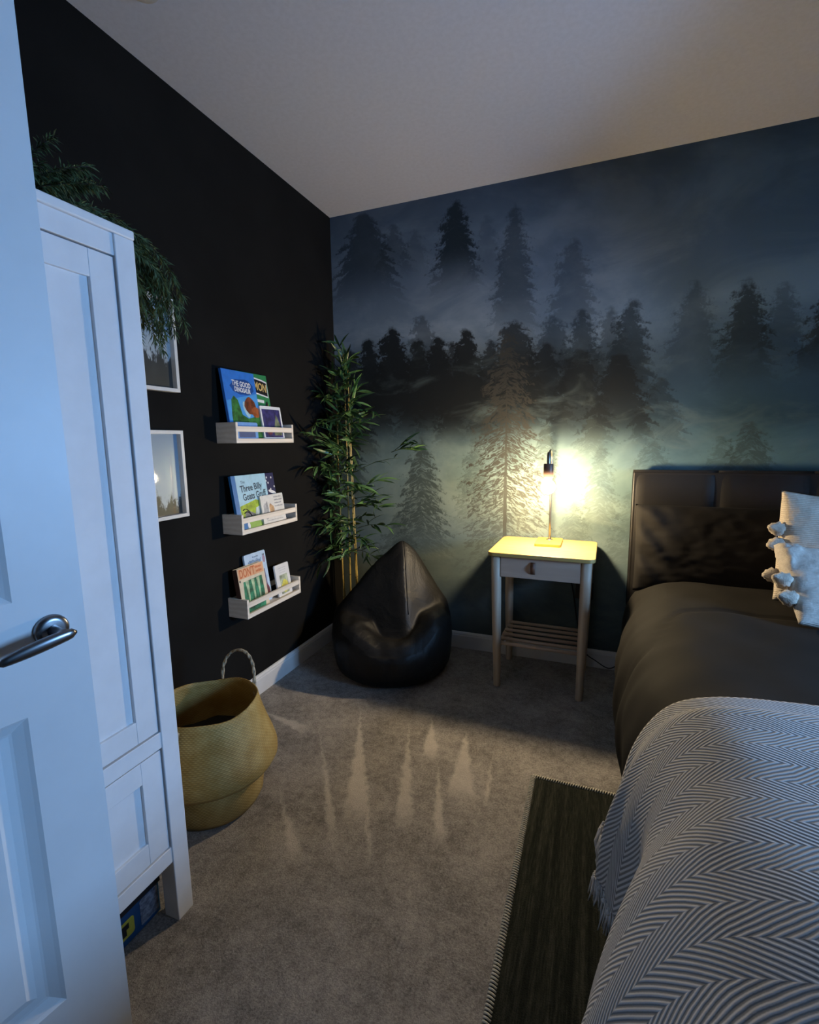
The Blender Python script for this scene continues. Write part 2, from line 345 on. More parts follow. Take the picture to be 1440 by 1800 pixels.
# window in the right wall
win = bpy.data.objects.new('window_1', None); C.objects.link(win); struct(win); win.location = (RX+.06, (WY0+WY1)/2, WZ0)
hw, hh = (WY1-WY0)/2, WZ1-WZ0
M_upvc = pm('white_upvc', (.8, .8, .8), .35, bst=0)
def glass_mat():
    m, g, b, tc = newmat('window_glass'); nt = m.node_tree; out = nt.nodes['Material Output']
    t = g.n('ShaderNodeBsdfTransparent'); gl = g.n('ShaderNodeBsdfGlossy'); gl.inputs['Roughness'].default_value = .02
    fr = g.n('ShaderNodeFresnel'); mx = g.n('ShaderNodeMixShader'); g.put(mx.inputs[0], fr.outputs[0]); g.put(mx.inputs[1], t.outputs[0]); g.put(mx.inputs[2], gl.outputs[0])
    nt.links.new(mx.outputs[0], out.inputs[0]); return m
M_glass = glass_mat()
for nme, q in (('frame_rail', (-.03, .03, -hw, hw, 0, .05)), ('frame_rail', (-.03, .03, -hw, hw, hh-.05, hh)), ('frame_stile', (-.03, .03, -hw, -hw+.05, .05, hh-.05)), ('frame_stile', (-.03, .03, hw-.05, hw, .05, hh-.05)), ('mullion', (-.03, .03, -.025, .025, .05, hh-.05))):
    box(nme, *q, M_upvc, win)
for a, c in ((-hw+.05, -.025), (.025, hw-.05)): box('pane', -.004, .004, a, c, .05, hh-.05, M_glass, win, 0)
box('window_sill', -.17, -.03, -hw-.04, hw+.04, -.022, -.001, M_gloss, win, .003)

bl = thing('roller_blind', 'dark roller blind drawn half down over the window', 'blind', (RX-.03, (WY0+WY1)/2, WZ1+.02))
M_bl = pm('dark_blind_cloth', (.03, .03, .035), .8)
mb = MB(); mb.tube([(0, -hw-.05, .03), (0, hw+.05, .03)], .022, 16); ob('roller', mb.mesh('roller'), M_upvc, bl)
box('cloth', -.004, -.001, -hw-.04, hw+.04, BLIND-WZ1-.02, .03, M_bl, bl, 0); box('hem_bar', -.009, .004, -hw-.04, hw+.04, BLIND-WZ1-.04, BLIND-WZ1-.02, M_bl, bl, .002)

# ------------------------------------------------------------------ open door (hinged at the doorway, swung into the room)
M_chrome = pm('satin_nickel', (.26, .26, .27), .28, 1.0, var=.05, bst=0)
def make_door():
    ang = math.radians(10.0)
    d = bpy.data.objects.new('door_1', None); C.objects.link(d); struct(d, 'white panelled bedroom door standing open with satin metal lever handle')
    d.location = (.625, -1.987, 0); d.rotation_euler = (0, 0, -ang)
    W, T, Z0, Z1 = .762, .036, .006, 1.98          # local: door runs from y=0 (free edge) to y=-W, face at x=0, thickness to -x
    st, lk = .098, .0
    rails = [(Z0, .20), (.735, .925), (Z1-.10, Z1)]
    def part(n, y0, y1, z0, z1, x0=-T, x1=0., bev=0): return box(n, x0, x1, y0, y1, z0, z1, M_door, d, bev)
    part('stile', -st, 0, Z0, Z1); part('stile', -W, -W+st, Z0, Z1)
    part('mullion', -W/2-.045, -W/2+.045, .20, Z1-.10)
    mid = [(-W+st, -W/2-.045), (-W/2+.045, -st)]
    for z0, z1 in rails:
        if z0 == rails[1][0]:
            for a, c in mid: part('rail', a, c, z0, z1)
        else: part('rail', -W+st, -st, z0, z1)
    for z0, z1 in ((.20, .735), (.925, Z1-.10)):
        for a, c in mid:      # recessed panel with sloping moulding and raised field
            mb = MB(); rings = [(0, 0), (.006, -.004), (.020, -.011), (.024, -.012), (.036, -.012), (.052, -.005), (.055, -.005)]
            rows = [[(x, a+i, z0+i), (x, c-i, z0+i), (x, c-i, z1-i), (x, a+i, z1-i)] for i, x in rings]
            bi = mb.quadgrid(rows, True); e = bi+(len(rings)-1)*4; mb.f.append((e, e+1, e+2, e+3))
            rows2 = [[(-T, a, z0), (-T, c, z0), (-T, c, z1), (-T, a, z1)], rows[0]]; b2 = mb.quadgrid(rows2, True); mb.f.append((b2+3, b2+2, b2+1, b2))
            ob('panel', mb.mesh('panel', False), M_door, d)
    # handle: rose, neck and lever (lever points towards the hinges)
    hz, hy = .866, -.052
    h = bpy.data.objects.new('handle', None); C.objects.link(h); h.parent = d; h.location = (0, hy, hz); h['label'] = 'satin metal lever handle'
    mb = MB(); prof = [(0, .0095), (.016, .0095), (.022, .0085), (.0252, .005), (.0255, .0005)]
    rows = [[(x, r*math.cos(2*PI*k/36), r*math.sin(2*PI*k/36)) for k in range(36)] for r, x in prof]; mb.quadgrid(rows, True)
    ob('rose', mb.mesh('rose'), M_chrome, h)
    mb = MB()
    mb.tube([(.004, 0, 0), (.020, 0, 0), (.038, 0, 0), (.050, 0, 0)], [.0095, .0085, .0090, .0100], 20)
    rows = []; N = 16
    for i in range(N+1):
        f = i/N; y = .016-.104*f; zc = .001-.016*f**1.3; xc = .050-.004*f
        e = math.sin(PI*min(1, max(0, .06+.90*f)))**.35
        hz_, hx_ = (.0115-.0015*f)*e, (.0068-.0014*f)*e
        if i in (0, N): hz_ *= .35; hx_ *= .35
        rows.append([(xc+hx_*math.cos(2*PI*k/20), y, zc+hz_*math.sin(2*PI*k/20)) for k in range(20)])
    b0 = mb.quadgrid(rows, True); mb.f.append(tuple(range(b0, b0+20))); mb.f.append(tuple(range(b0+N*20, b0+N*20+20)))
    ob('lever', mb.mesh('lever'), M_chrome, h)
    return d
make_door()

# ------------------------------------------------------------------ white wardrobe
M_ward = pm('white_painted_pine', (.77, .78, .80), .45, var=.03, vs=9, bs=60, bst=.08)
wd = thing('wardrobe', 'white painted wardrobe with panelled door and lower drawer beside the open door', 'wardrobe', (.02, -2.295, 0))
WW, WD, WH = .56, .505, 1.60        # local x: depth 0..WD (front at WD), y: 0..WW (far end at WW)
for (y0, y1) in ((0, .045), (WW-.045, WW)):
    for (x0, x1) in ((0, .045), (WD-.045, WD)):
        box('post', x0, x1, y0, y1, 0, WH-.018, M_ward, wd, .002)
    box('side_panel', .045, WD-.045, y0+.012, y1-.012, .165, WH-.018, M_ward, wd, .001)
box('top_board', -.0, WD+.003, 0, WW, WH-.018, WH, M_ward, wd, .003)
box('top_rail', WD-.04, WD-.004, .045, WW-.045, 1.540, WH-.018, M_ward, wd, .0015)
box('middle_rail', WD-.04, WD-.002, .045, WW-.045, .466, .505, M_ward, wd, .0015)
box('bottom_rail', WD-.04, WD-.002, .045, WW-.045, .165, .205, M_ward, wd, .0015)
box('back_panel', .004, .010, .045, WW-.045, .165, WH-.018, M_ward, wd, 0)
box('bottom_board', .045, WD-.04, .045, WW-.045, .17, .185, M_ward, wd, 0)
def panel_front(name, y0, y1, z0, z1, fr=.052):
    e = bpy.data.objects.new(name, None); C.objects.link(e); e.parent = wd
    xf = WD-.004
    box('stile', xf-.018, xf, y0, y0+fr, z0, z1, M_ward, e, .001); box('stile', xf-.018, xf, y1-fr, y1, z0, z1, M_ward, e, .001)
    box('rail', xf-.018, xf-.0004, y0+fr, y1-fr, z0, z0+fr, M_ward, e, .001); box('rail', xf-.018, xf-.0004, y0+fr, y1-fr, z1-fr, z1, M_ward, e, .001)
    box('panel', xf-.014, xf-.008, y0+fr, y1-fr, z0+fr, z1-fr, M_ward, e, 0)
    return e
dr = panel_front('door', .049, WW-.049, .509, 1.536)
mb = MB(); mb.lathe([(0, .026), (.010, .025), (.014, .020), (.012, .012), (.006, .008), (.006, 0)], 20)
k = ob('knob', mb.mesh('knob'), M_ward, dr, (WD-.004, .078, 1.0), (0, PI/2, 0))
d2 = panel_front('drawer', .049, WW-.049, .209, .462)
k = ob('knob', k.data, None, d2, (WD-.004, WW/2, .335), (0, PI/2, 0))

# toy box under the wardrobe
tb = thing('toy_box', 'blue cardboard toy box with yellow badge lying under the wardrobe', 'box', (.458, -1.774, .002))
M_tb = pm('blue_carton', (.010, .075, .20), .5, bst=0); M_tbk = pm('black_shade_and_badge', (.012, .012, .015), .5, bst=0)
box('carton', -.30, 0, -.33, 0, 0, .082, M_tb, tb, .0015); box('shade_band', -.303, .003, -.333, .003, .082, .104, M_tbk, tb, .001)  # black band on top paints in the shadow beneath the wardrobe
ob('picture', rounded_slab('picture', -.075, .075, -.045, .045, 0, .0008, .01, 0), pm('silver_print', (.34, .36, .42), .4, var=.5, vs=40, bst=0, col2=(.08, .09, .13)), tb, (.0002, -.030, .044), (PI/2, PI/2, PI/2)).scale = (.45, .55, 1)
ob('badge', rounded_slab('badge', -.022, .022, -.026, .026, 0, .0008, .007, 0), pm('yellow_print', (.62, .52, .06), .5, bst=0), tb, (.0002, -.098, .040), (PI/2, PI/2, PI/2))
mb = MB(); mb.box(.001, .0016, -.105, -.093, .026, .054); mb.box(.001, .0016, -.093, -.086, .040, .054); ob('badge_mark', mb.mesh('badge_mark', False), M_tbk, tb)

# ------------------------------------------------------------------ hanging conifer foliage on the wardrobe
def make_garland():
    g_ = thing('trailing_plant', 'artificial feathery green plant trailing over the wardrobe top and side', 'plant', (.30, -1.86, 1.6005))
    M_n = pm('dark_needle_green', (.085, .125, .045), .7, var=.4, vs=30, bst=0); M_s = pm('stem_brown', (.03, .022, .012), .7, bst=0)
    rnd = random.Random(11); st = MB(); nd = MB()
    pot = MB(); pot.lathe([(0, 0), (.05, 0), (.062, .05), (.060, .052), (.050, .045), (0, .045)], 20)
    ob('pot', pot.mesh('pot'), pm('grey_pot', (.05, .05, .05), .7), g_)
    spine = []
    for i in range(80):       # stems arching outwards from the pot; those at the far end hang over the side
        if i < 36:
            a = rnd.uniform(-.2, 2.2); L = rnd.uniform(.10, .21)
            p = [Vector((0, 0, .04))]; dirn = Vector((math.cos(a)*.4, math.sin(a)*.9, rnd.uniform(.35, .75))).normalized()
            for s in range(8):
                p.append(p[-1]+dirn*(L/8)); dirn = (dirn+Vector((0, 0, -.09))).normalized()
        else:
            x = rnd.uniform(-.22, .16); L = rnd.uniform(.28, .60); lim = rnd.uniform(.16, .33)
            p = [Vector((0, 0, .04))]; dirn = Vector((x*1.2, .9, rnd.uniform(.25, .7))).normalized()
            for s in range(14):
                p.append(p[-1]+dirn*(L/14))
                over = p[-1].y > lim
                dirn = (dirn+Vector((rnd.uniform(-.08, .08), -.02 if over else .10, -.34 if over else -.07))).normalized()
                if not over and p[-1].z < .02: dirn.z = abs(dirn.z)*.3
        st.tube(p, [.0022-.0014*s/len(p) for s in range(len(p))], 4)
        for s in range(1, len(p)):
            for kk in range(30):
                base = p[s-1].lerp(p[s], rnd.random()); t = (p[s]-p[s-1]).normalized()
                rv = Vector((rnd.gauss(0, 1), rnd.gauss(0, 1), rnd.gauss(0, 1)-.3)).normalized()
                d = (rv*.8+t*.8).normalized(); ln = rnd.uniform(.012, .030); wv = d.cross(Vector((rnd.gauss(0, 1), rnd.gauss(0, 1), rnd.gauss(0, 1)))).normalized()*.0016
                bi = len(nd.v); mid = base+d*ln*.55+Vector((0, 0, -.002)); tip = base+d*ln+Vector((0, 0, -.008))
                nd.v += [tuple(base), tuple(mid+wv), tuple(tip), tuple(mid-wv)]; nd.f.append((bi, bi+1, bi+2, bi+3))
    ob('stems', st.mesh('stems'), M_s, g_)['kind'] = 'stuff'
    ob('needles', nd.mesh('needles', False), M_n, g_)['kind'] = 'stuff'
make_garland()

# ------------------------------------------------------------------ picture frames on the black wall
M_fr = pm('white_frame_wood', (.72, .70, .66), .45, var=.04, bst=.05)
def picture_mat(name, seed, horizon):
    m, g, b, tc = newmat(name); P = tc.outputs['Object']; sep = g.n('ShaderNodeSeparateXYZ'); g.put(sep.inputs[0], P)
    Y, Z = sep.outputs[1], sep.outputs[2]
    sky = g.mix(g.rng(Z, -.16, .16), (.50, .55, .55), (.20, .30, .40))
    n = g.noise(g.scale(P, 1, 1, .25), 55, 3, .7); n2 = g.noise(P, 90, 3, .7)
    hgt = g.m('ADD', g.m('MULTIPLY', g.m('SUBTRACT', n, .5), .22), g.m('ADD', horizon, g.m('MULTIPLY', g.m('SUBTRACT', n2, .5), .06)))
    tr = g.rng(g.m('SUBTRACT', hgt, Z), -.012, .02)
    g.put(b.inputs['Base Color'], g.mix(tr, sky, (.018, .024, .024)))
    b.inputs['Roughness'].default_value = .5; b.inputs['Coat Weight'].default_value = 1.0; b.inputs['Coat Roughness'].default_value = .02; b.inputs['Coat IOR'].default_value = 1.7
    return m
def frame(z0, z1, y1, width, label, pmt):
    zc = (z0+z1)/2; yc = y1-width/2; hh = (z1-z0)/2; hw = width/2; b = .013
    t = thing('picture_frame', label, 'picture', (0.0015, yc, zc), group='white box frames on the black wall')
    box('frame_rail', 0, .026, -hw, hw, -hh, -hh+b, M_fr, t, .001); box('frame_rail', 0, .026, -hw, hw, hh-b, hh, M_fr, t, .001)
    box('frame_stile', 0, .026, -hw, -hw+b, -hh+b, hh-b, M_fr, t, .001); box('frame_stile', 0, .026, hw-b, hw, -hh+b, hh-b, M_fr, t, .001)
    box('print', .002, .006, -hw+b, hw-b, -hh+b, hh-b, pmt, t, 0)
frame(1.349, 1.668, -1.166, .25, 'white framed forest print half covered by the trailing plant', picture_mat('forest_print_night', 1, -.02))
frame(.899, 1.214, -1.170, .25, 'white framed pale sky and treetops print below the trailing plant', picture_mat('forest_print_day', 2, -.085))

# ------------------------------------------------------------------ wall shelves and books
M_asp = wood('pale_aspen', (.86, .78, .68), (.76, .67, .56), 1, 1.0, .5)
SY0, SY1 = -.976, -.588; SW = SY1-SY0
def shelf(z, label):
    t = thing('wall_shelf', label, 'shelf', (.0005, SY0, z), group='spice rack style book shelves')
    box('side', 0, .100, 0, .012, 0, .083, M_asp, t, .001); box('side', 0, .100, SW-.012, SW, 0, .083, M_asp, t, .001)
    box('base', 0, .098, .012, SW-.012, .003, .013, M_asp, t, .0005)
    box('front_lip', .088, .0995, .012, SW-.012, 0, .019, M_asp, t, .001)
    box('front_rail', .088, .0995, .012, SW-.012, .046, .068, M_asp, t, .001)
    box('back_rail', 0, .008, .012, SW-.012, .055, .078, M_asp, t, .0005)
SZ = [1.166, .792, .432]
shelf(SZ[0], 'pale wooden wall shelf, topmost of three, holding the blue and green books')
shelf(SZ[1], 'pale wooden wall shelf, middle of three, holding the goats story book')
shelf(SZ[2], 'pale wooden wall shelf, lowest of three, holding the orange and green book')
def ink(name, c, var=.06): return pm('print_'+name, c, .45, var=var, vs=30, bst=0)
M_pages = pm('book_pages', (.70, .67, .60), .8, bst=0)
LEAN = .14
def book(y0, y1, h, bx, zf, t, cover, label, spine=None, roll=0., rounded=0., lean=LEAN, name='book'):
    """book standing on shelf floor zf, cover facing the room; returns root with local x across cover, z up, front at y=0"""
    wd_ = y1-y0
    r = thing(name, label, 'book', (bx, (y0+y1)/2, zf), (-lean, roll, PI/2), 'books on the wall shelves')
    hx = wd_/2
    if rounded:
        me = rounded_slab('cover', -hx, hx, 0, h, 0, t, rounded, .0006, 5)
        for v in me.vertices: v.co = Vector((v.co.x, t-v.co.z, v.co.y))
        me.flip_normals(); ob('cover', me, cover, r)
    else:
        box('front_cover', -hx, hx, 0, .0018, 0, h, cover, r, .0004, 1); box('back_cover', -hx, hx, t-.0018, t, 0, h, cover, r, .0004, 1)
        box('pages', -hx+.002, hx-.003, .0018, t-.0018, .003, h-.003, M_pages, r, 0)
        box('spine', -hx-.0012, -hx+.0016, 0, t, 0, h, spine or cover, r, .0004, 1)
    return r
LAY = [0]
def art(r, name, pts, mat, lay=1):
    mb = MB(); d = -.0003*lay
    mb.v = [(x, d, z) for x, z in pts]; mb.f = [tuple(range(len(pts)))]
    me = mb.mesh(name, False)
    return ob(name, me, mat, r)
def rect(x0, x1, z0, z1): return [(x0, z0), (x1, z0), (x1, z1), (x0, z1)]
def ell(cx, cz, rx, rz, n=24, rot=0., jit=0., seed=0):
    rn = random.Random(seed); o = []
    for k in range(n):
        a = 2*PI*k/n; q = 1+rn.uniform(-jit, jit); x, z = rx*math.cos(a)*q, rz*math.sin(a)*q
        o.append((cx+x*math.cos(rot)-z*math.sin(rot), cz+x*math.sin(rot)+z*math.cos(rot)))
    return o
def title(r, s, size, x, z, mat, lay=3, rot=0., bold=0., sx=1.):
    me = text_mesh(s, size, bold, sx); return ob('title', me, mat, r, (x, -.0003*lay, z), (0, rot, 0))
def lines(r, x0, x1, z0, n, dz, mat, lay=2, h=.004, seed=0):
    rn = random.Random(seed); mb = MB(); d = -.0003*lay
    for i in range(n):
        x = x0+rn.uniform(0, .1)*(x1-x0); xe = x1-rn.uniform(0, .15)*(x1-x0); z = z0-i*dz
        while x < xe:
            wq = rn.uniform(.002, .005); b0 = len(mb.v); hq = h*rn.uniform(.6, 1)
            mb.v += [(x, d, z), (min(x+wq, xe), d, z), (min(x+wq, xe), d, z+hq), (x, d, z+hq)]; mb.f.append((b0, b0+1, b0+2, b0+3)); x += wq+.0014
    ob('printed_lines', mb.mesh('printed_lines', False), mat, r)
W_ = ink('white', (.82, .82, .82), .02); K_ = ink('black', (.012, .012, .014))
# --- top shelf
zf = SZ[0]+.0135
bb = book(-.850, -.655, .292, .052, zf, .012, ink('leaf_green', (.035, .24, .08)), 'green story book with yellow lettering, behind the blue book')
art(bb, 'title_border', [(-.085, .218), (.092, .190), (.094, .262), (.06, .270), (-.085, .288)], W_, 1)  # white printed edging around the black title panel
art(bb, 'title_panel', [(-.080, .224), (.088, .197), (.089, .256), (.058, .263), (-.080, .281)], K_, 2)
title(bb, 'POKéMON', .050, .000, .240, ink('gold', (.75, .52, .18)), 3, .13, .0012, .70)
art(bb, 'subtitle_band', [(-.02, .170), (.055, .165), (.056, .178), (-.02, .183)], W_, 1)
art(bb, 'picture', ell(.055, .120, .016, .05, 16, -.5), ink('yellow', (.80, .58, .05)), 1)
art(bb, 'picture', ell(.068, .155, .008, .022, 12, -.4), K_, 2)
ba = book(-.958, -.762, .287, .068, zf, .012, ink('sky_blue', (.035, .20, .66)), 'tall blue picture book with green hill and white title')
art(ba, 'sky', [(-.096, .06), (.096, .06), (.096, .20), (-.096, .16)], ink('light_sky', (.08, .36, .78)), 1)
art(ba, 'hill', [(-.080, .002), (.096, .002), (.096, .105), (.06, .098), (.02, .090), (-.015, .105), (-.030, .165), (-.05, .182), (-.068, .165), (-.078, .10)], ink('hill_green', (.035, .17, .035), .5), 2)
art(ba, 'picture', ell(.045, .145, .035, .042, 14, .6, .15, 4), ink('russet', (.22, .055, .02), .4), 3)
art(ba, 'picture', ell(.072, .118, .026, .022, 12, 0, .12, 5), ink('auburn', (.42, .11, .03), .3), 4)
art(ba, 'picture', ell(.015, .128, .016, .036, 14, .35), ink('pale_blue', (.45, .68, .75)), 2)
art(ba, 'title_panel', ell(.012, .222, .070, .034, 20, 0, .10, 3), ink('deep_blue', (.012, .075, .30)), 1)
title(ba, 'THE GOOD', .030, .008, .232, W_, 3, .06, .0010, .72); title(ba, 'DINOSAUR', .027, .010, .207, W_, 3, .06, .0010, .72)
bc = book(-.768, -.622, .150, .077, zf, .008, W_, 'small white bordered night picture book on the top shelf', rounded=.006)
art(bc, 'picture', rect(-.064, .062, .012, .136), ink('night_violet', (.045, .04, .16), .4), 1)
art(bc, 'picture', [(.002, .02), (.056, .02), (.054, .06), (.040, .10), (.03, .115), (.020, .085), (.005, .05)], ink('grey_green', (.17, .20, .12), .5), 2)
art(bc, 'picture', ell(-.03, .035, .02, .014, 12, 0, .2, 8), ink('dusk_red', (.20, .06, .08), .4), 2)
bd = book(-.958, -.822, .072, .086, zf, .006, ink('cornflower', (.16, .36, .72)), 'low light blue booklet at the front of the top shelf', rounded=.008, lean=.04)
art(bd, 'picture', rect(-.05, .05, .010, .036), ink('slate_blue', (.06, .10, .24)), 1)
# --- middle shelf
zf = SZ[1]+.0135
bf = book(-.860, -.652, .225, .050, zf, .010, ink('navy', (.012, .016, .085)), 'navy starry story book behind the pale blue goats book')
for i, (x, z) in enumerate(((.052, .205), (.084, .203), (.058, .180), (.098, .160), (.07, .15), (.10, .075), (.045, .19))): art(bf, 'star', ell(x, z, .0045, .005, 8), W_, 1)
art(bf, 'picture', ell(.078, .136, .028, .008, 14, -.35), W_, 1)
be = book(-.954, -.735, .228, .069, zf, .013, ink('pale_sky', (.40, .66, .80)), 'pale blue goats story book with green meadow picture', spine=ink('cobalt', (.02, .17, .46)))
art(be, 'spine_strip', rect(-.110, -.086, 0, .228), ink('cobalt', (.02, .17, .46)), 1)
art(be, 'meadow', [(-.084, .0), (.108, .0), (.108, .09), (.02, .118), (-.03, .108), (-.084, .098)], ink('lime', (.36, .50, .03), .3), 1)
art(be, 'picture', ell(-.03, .035, .036, .040, 16, .2, .1, 2), ink('goat_grey', (.16, .17, .19), .4), 2)
art(be, 'picture', ell(.045, .055, .04, .04, 14, .2, .15, 6), ink('pale_meadow', (.50, .58, .55), .4), 2)
for (x, z, q) in ((-.052, .085, .5), (-.045, .072, .3)):
    mb = MB(); mb.tube([(x-.02+.012*i, -.0012, z-.006*(i-1.2)**2*.6) for i in range(5)], .0022, 5); ob('horn', mb.mesh('horn'), K_, be)
T_ = ink('title_navy', (.015, .05, .09))
title(be, 'The', .017, -.045, .198, T_, 2, -.03); title(be, 'Three Billy', .040, .004, .172, T_, 2, -.06, .0008, .80); title(be, 'Goats Gruff', .040, .018, .136, T_, 2, -.06, .0008, .78)
bg_ = book(-.808, -.646, .130, .0795, zf, .009, ink('ivory', (.74, .72, .68)), 'white picture book with pencil drawing of a brown animal', rounded=.004)
lines(bg_, .01, .07, .114, 4, .014, ink('grey_text', (.25, .25, .27)), 1, .006, 3)
art(bg_, 'picture', ell(-.012, .060, .016, .030, 14, .1, .15, 2), ink('fawn', (.55, .34, .18), .3), 1)
art(bg_, 'picture', ell(-.052, .060, .018, .042, 14, -.2, .2, 9), ink('sketch_grey', (.45, .45, .46), .3), 1)
lines(bg_, -.06, .07, .030, 2, .016, ink('grey_text', (.25, .25, .27)), 1, .003, 5)
bs = book(-.948, -.835, .040, .0865, zf, .005, ink('green_apple', (.30, .48, .10)), 'low green and blue booklet at the front of the middle shelf', rounded=.003, lean=.03)
art(bs, 'picture', rect(-.055, -.030, .002, .036), ink('cobalt', (.02, .17, .46)), 1); art(bs, 'picture', ell(-.024, .018, .008, .014, 12, .3), W_, 2)
# --- lowest shelf
zf = SZ[2]+.0135
bi_ = book(-.884, -.742, .235, .050, zf, .010, ink('ice_blue', (.52, .68, .86)), 'tall pale blue board book behind the orange titled book', rounded=.008)
lines(bi_, -.055, .045, .186, 1, .02, ink('blue_ink', (.10, .20, .36)), 1, .022, 12); lines(bi_, -.02, .025, .214, 1, .01, ink('blue_ink', (.10, .20, .36)), 1, .007, 13)
art(bi_, 'picture', ell(.055, .195, .009, .018, 12), ink('mauve', (.40, .28, .40)), 1)
for q in (-.004, .004): art(bi_, 'picture', ell(.055+q, .215, .0025, .005, 8), K_, 2)
art(bi_, 'picture', [(.032, .02), (.062, .02), (.055, .07), (.050, .15), (.040, .15), (.036, .07)], ink('plum', (.20, .17, .26), .4), 1)
art(bi_, 'picture', ell(.048, .045, .016, .03, 12), ink('wine', (.25, .06, .10), .4), 2)
bh = book(-.968, -.798, .196, .076, zf, .024, ink('cream', (.74, .64, .48)), 'cream book with orange title and green stripes', spine=ink('brown_spine', (.09, .045, .03)))
art(bh, 'title_band', [(-.082, .150), (.080, .150), (.080, .194), (-.082, .194)], ink('peach', (.78, .42, .24)), 1)
O_ = ink('orange_red', (.62, .15, .05))
title(bh, "DON'T", .052, -.026, .170, O_, 2, 0, .0008, .60)
lines(bh, .026, .072, .176, 2, .018, O_, 2, .012, 21)
art(bh, 'picture', [(-.060, .0), (.060, .0), (.066, .07), (.062, .138), (-.058, .135), (-.064, .07)], ink('green_forest', (.03, .22, .12), .5), 1)
for i, x in enumerate((-.036, .0, .034)): art(bh, 'picture', [(x-.010, .135), (x+.010, .135), (x+.006, .06), (x-.002, .03), (x-.004, .08)], ink('pale_green', (.45, .58, .36), .3), 2)
art(bh, 'picture', ell(-.077, .142, .004, .006, 8), K_, 2)
stp = MB()
for i in range(8): stp.v += [(-.076+i*.011, -.0006, .014), (-.071+i*.011, -.0006, .014), (-.069+i*.011, -.0006, .030), (-.074+i*.011, -.0006, .030)]; stp.f.append(tuple(range(4*i, 4*i+4)))
ob('stripe_print', stp.mesh('stripe_print', False), K_, bh)
bj = book(-.728, -.622, .152, .077, zf, .008, ink('white_board', (.76, .75, .74), .02), 'small white board book with a yellow picture', rounded=.007)
lines(bj, -.03, .03, .132, 3, .011, ink('pale_text', (.5, .5, .52)), 1, .003, 31)
art(bj, 'picture', rect(-.028, .032, .010, .100), ink('pale_sage', (.45, .50, .36), .4), 1)
art(bj, 'picture', ell(.004, .045, .025, .030, 14, 0, .12, 3), ink('lemon', (.72, .66, .12), .2), 2)

# ------------------------------------------------------------------ seagrass belly basket
def make_basket():
    t = thing('basket', 'woven seagrass belly basket with rope handles standing by the black wall', 'basket', (.305, -1.425, 0))
    m, g, b, tc = newmat('woven_seagrass'); P = tc.outputs['Object']
    sep = g.n('ShaderNodeSeparateXYZ'); g.put(sep.inputs[0], P); th = g.m('ARCTAN2', sep.outputs[1], sep.outputs[0]); Z = sep.outputs[2]
    wv = g.m('SINE', g.m('ADD', g.m('MULTIPLY', th, 78), g.m('MULTIPLY', g.m('FLOOR', g.m('MULTIPLY', Z, 190)), PI)))
    hz_ = g.m('SINE', g.m('MULTIPLY', Z, 190*2*PI))
    h = g.m('ADD', g.m('MULTIPLY', wv, .5), g.m('MULTIPLY', hz_, .35))
    n = g.noise(P, 14, 4, .6); c = g.mix(g.rng(n, .3, .7), (.47, .295, .072), (.64, .465, .17))
    c = g.mix(g.m('MULTIPLY', g.rng(h, -.6, .5), .45), g.mix(1., c, (.62, .58, .5), 'MULTIPLY'), c)
    g.put(b.inputs['Base Color'], c); b.inputs['Roughness'].default_value = .6; bump(g, b, h, .45, .002)
    prof = [(0, .002), (.11, .002), (.140, .006), (.154, .030), (.160, .075), (.160, .115), (.156, .140), (.160, .143), (.180, .136), (.198, .139), (.207, .155), (.206, .180), (.196, .212), (.182, .250), (.167, .295), (.157, .335), (.153, .352),
            (.149, .352), (.152, .335), (.161, .296), (.176, .250), (.190, .212), (.195, .185), (.190, .160), (.160, .146), (.156, .110), (.150, .03), (.12, .012), (0, .012)]
    mb = MB(); seg = 96; rows = []
    for r, z in prof:
        rows.append([((r+.004*math.sin(2*a+1)*(z/.35)+.0015*nz(8*math.cos(a), 8*math.sin(a), z*30))*math.cos(a), (r+.004*math.sin(2*a+1)*(z/.35))*math.sin(a), z+(.006*math.sin(2*a)+.003*math.sin(5*a))*(z/.35)**2) for a in [2*PI*k/seg for k in range(seg)]])
    mb.quadgrid(rows, True); ob('body', sm_mesh(mb), m, t)
    mb = MB(); mb.lathe([(0, .205), (.10, .208), (.160, .196), (.180, .185)], 40)
    for i, (x, y, z) in enumerate(mb.v): mb.v[i] = (x, y, z+.018*nz(x*14, y*14, 1))
    ob('lining', mb.mesh('lining'), pm('dark_lining', (.012, .011, .010), .8), t)
    rope = MB()
    mr = pm('twisted_rope', (.42, .35, .24), .8, var=.3, vs=90, bs=300, bst=.5)
    for a0, sgn, kk in ((math.radians(90), 1, 0), (math.radians(262), -1, 1)):
        cpt = Vector((.155*math.cos(a0), .155*math.sin(a0), .335)); tg = Vector((-math.sin(a0), math.cos(a0), 0)); out = Vector((math.cos(a0), math.sin(a0), 0))
        hgt = .115 if kk == 0 else -.02
        pts = []
        for i in range(33):
            q = i/32*PI; s_ = math.cos(q)*.068
            if kk == 0: p = cpt+tg*s_*(1+.12*math.sin(q))+Vector((0, 0, hgt*math.sin(q)**.8 if 0 < i < 32 else -.03))+out*(-.012*(s_/.068)**2+.01*math.sin(q))
            else: p = cpt+tg*s_+out*(.010+.028*math.sin(q)-.012*(s_/.068)**2)+Vector((0, 0, .01-.09*math.sin(q)))
            pts.append(p)
        hmb = MB()
        for ph in (0, PI):       # two strands twisted together
            hmb.tube([p+(tg*math.cos(i*1.1+ph)+out*math.sin(i*1.1+ph))*.0028 for i, p in enumerate(pts)], .0040, 6)
        ob('handle', hmb.mesh('handle'), mr, t)['label'] = 'twisted rope handle'
def sm_mesh(mb): return mb.mesh('body')
make_basket()

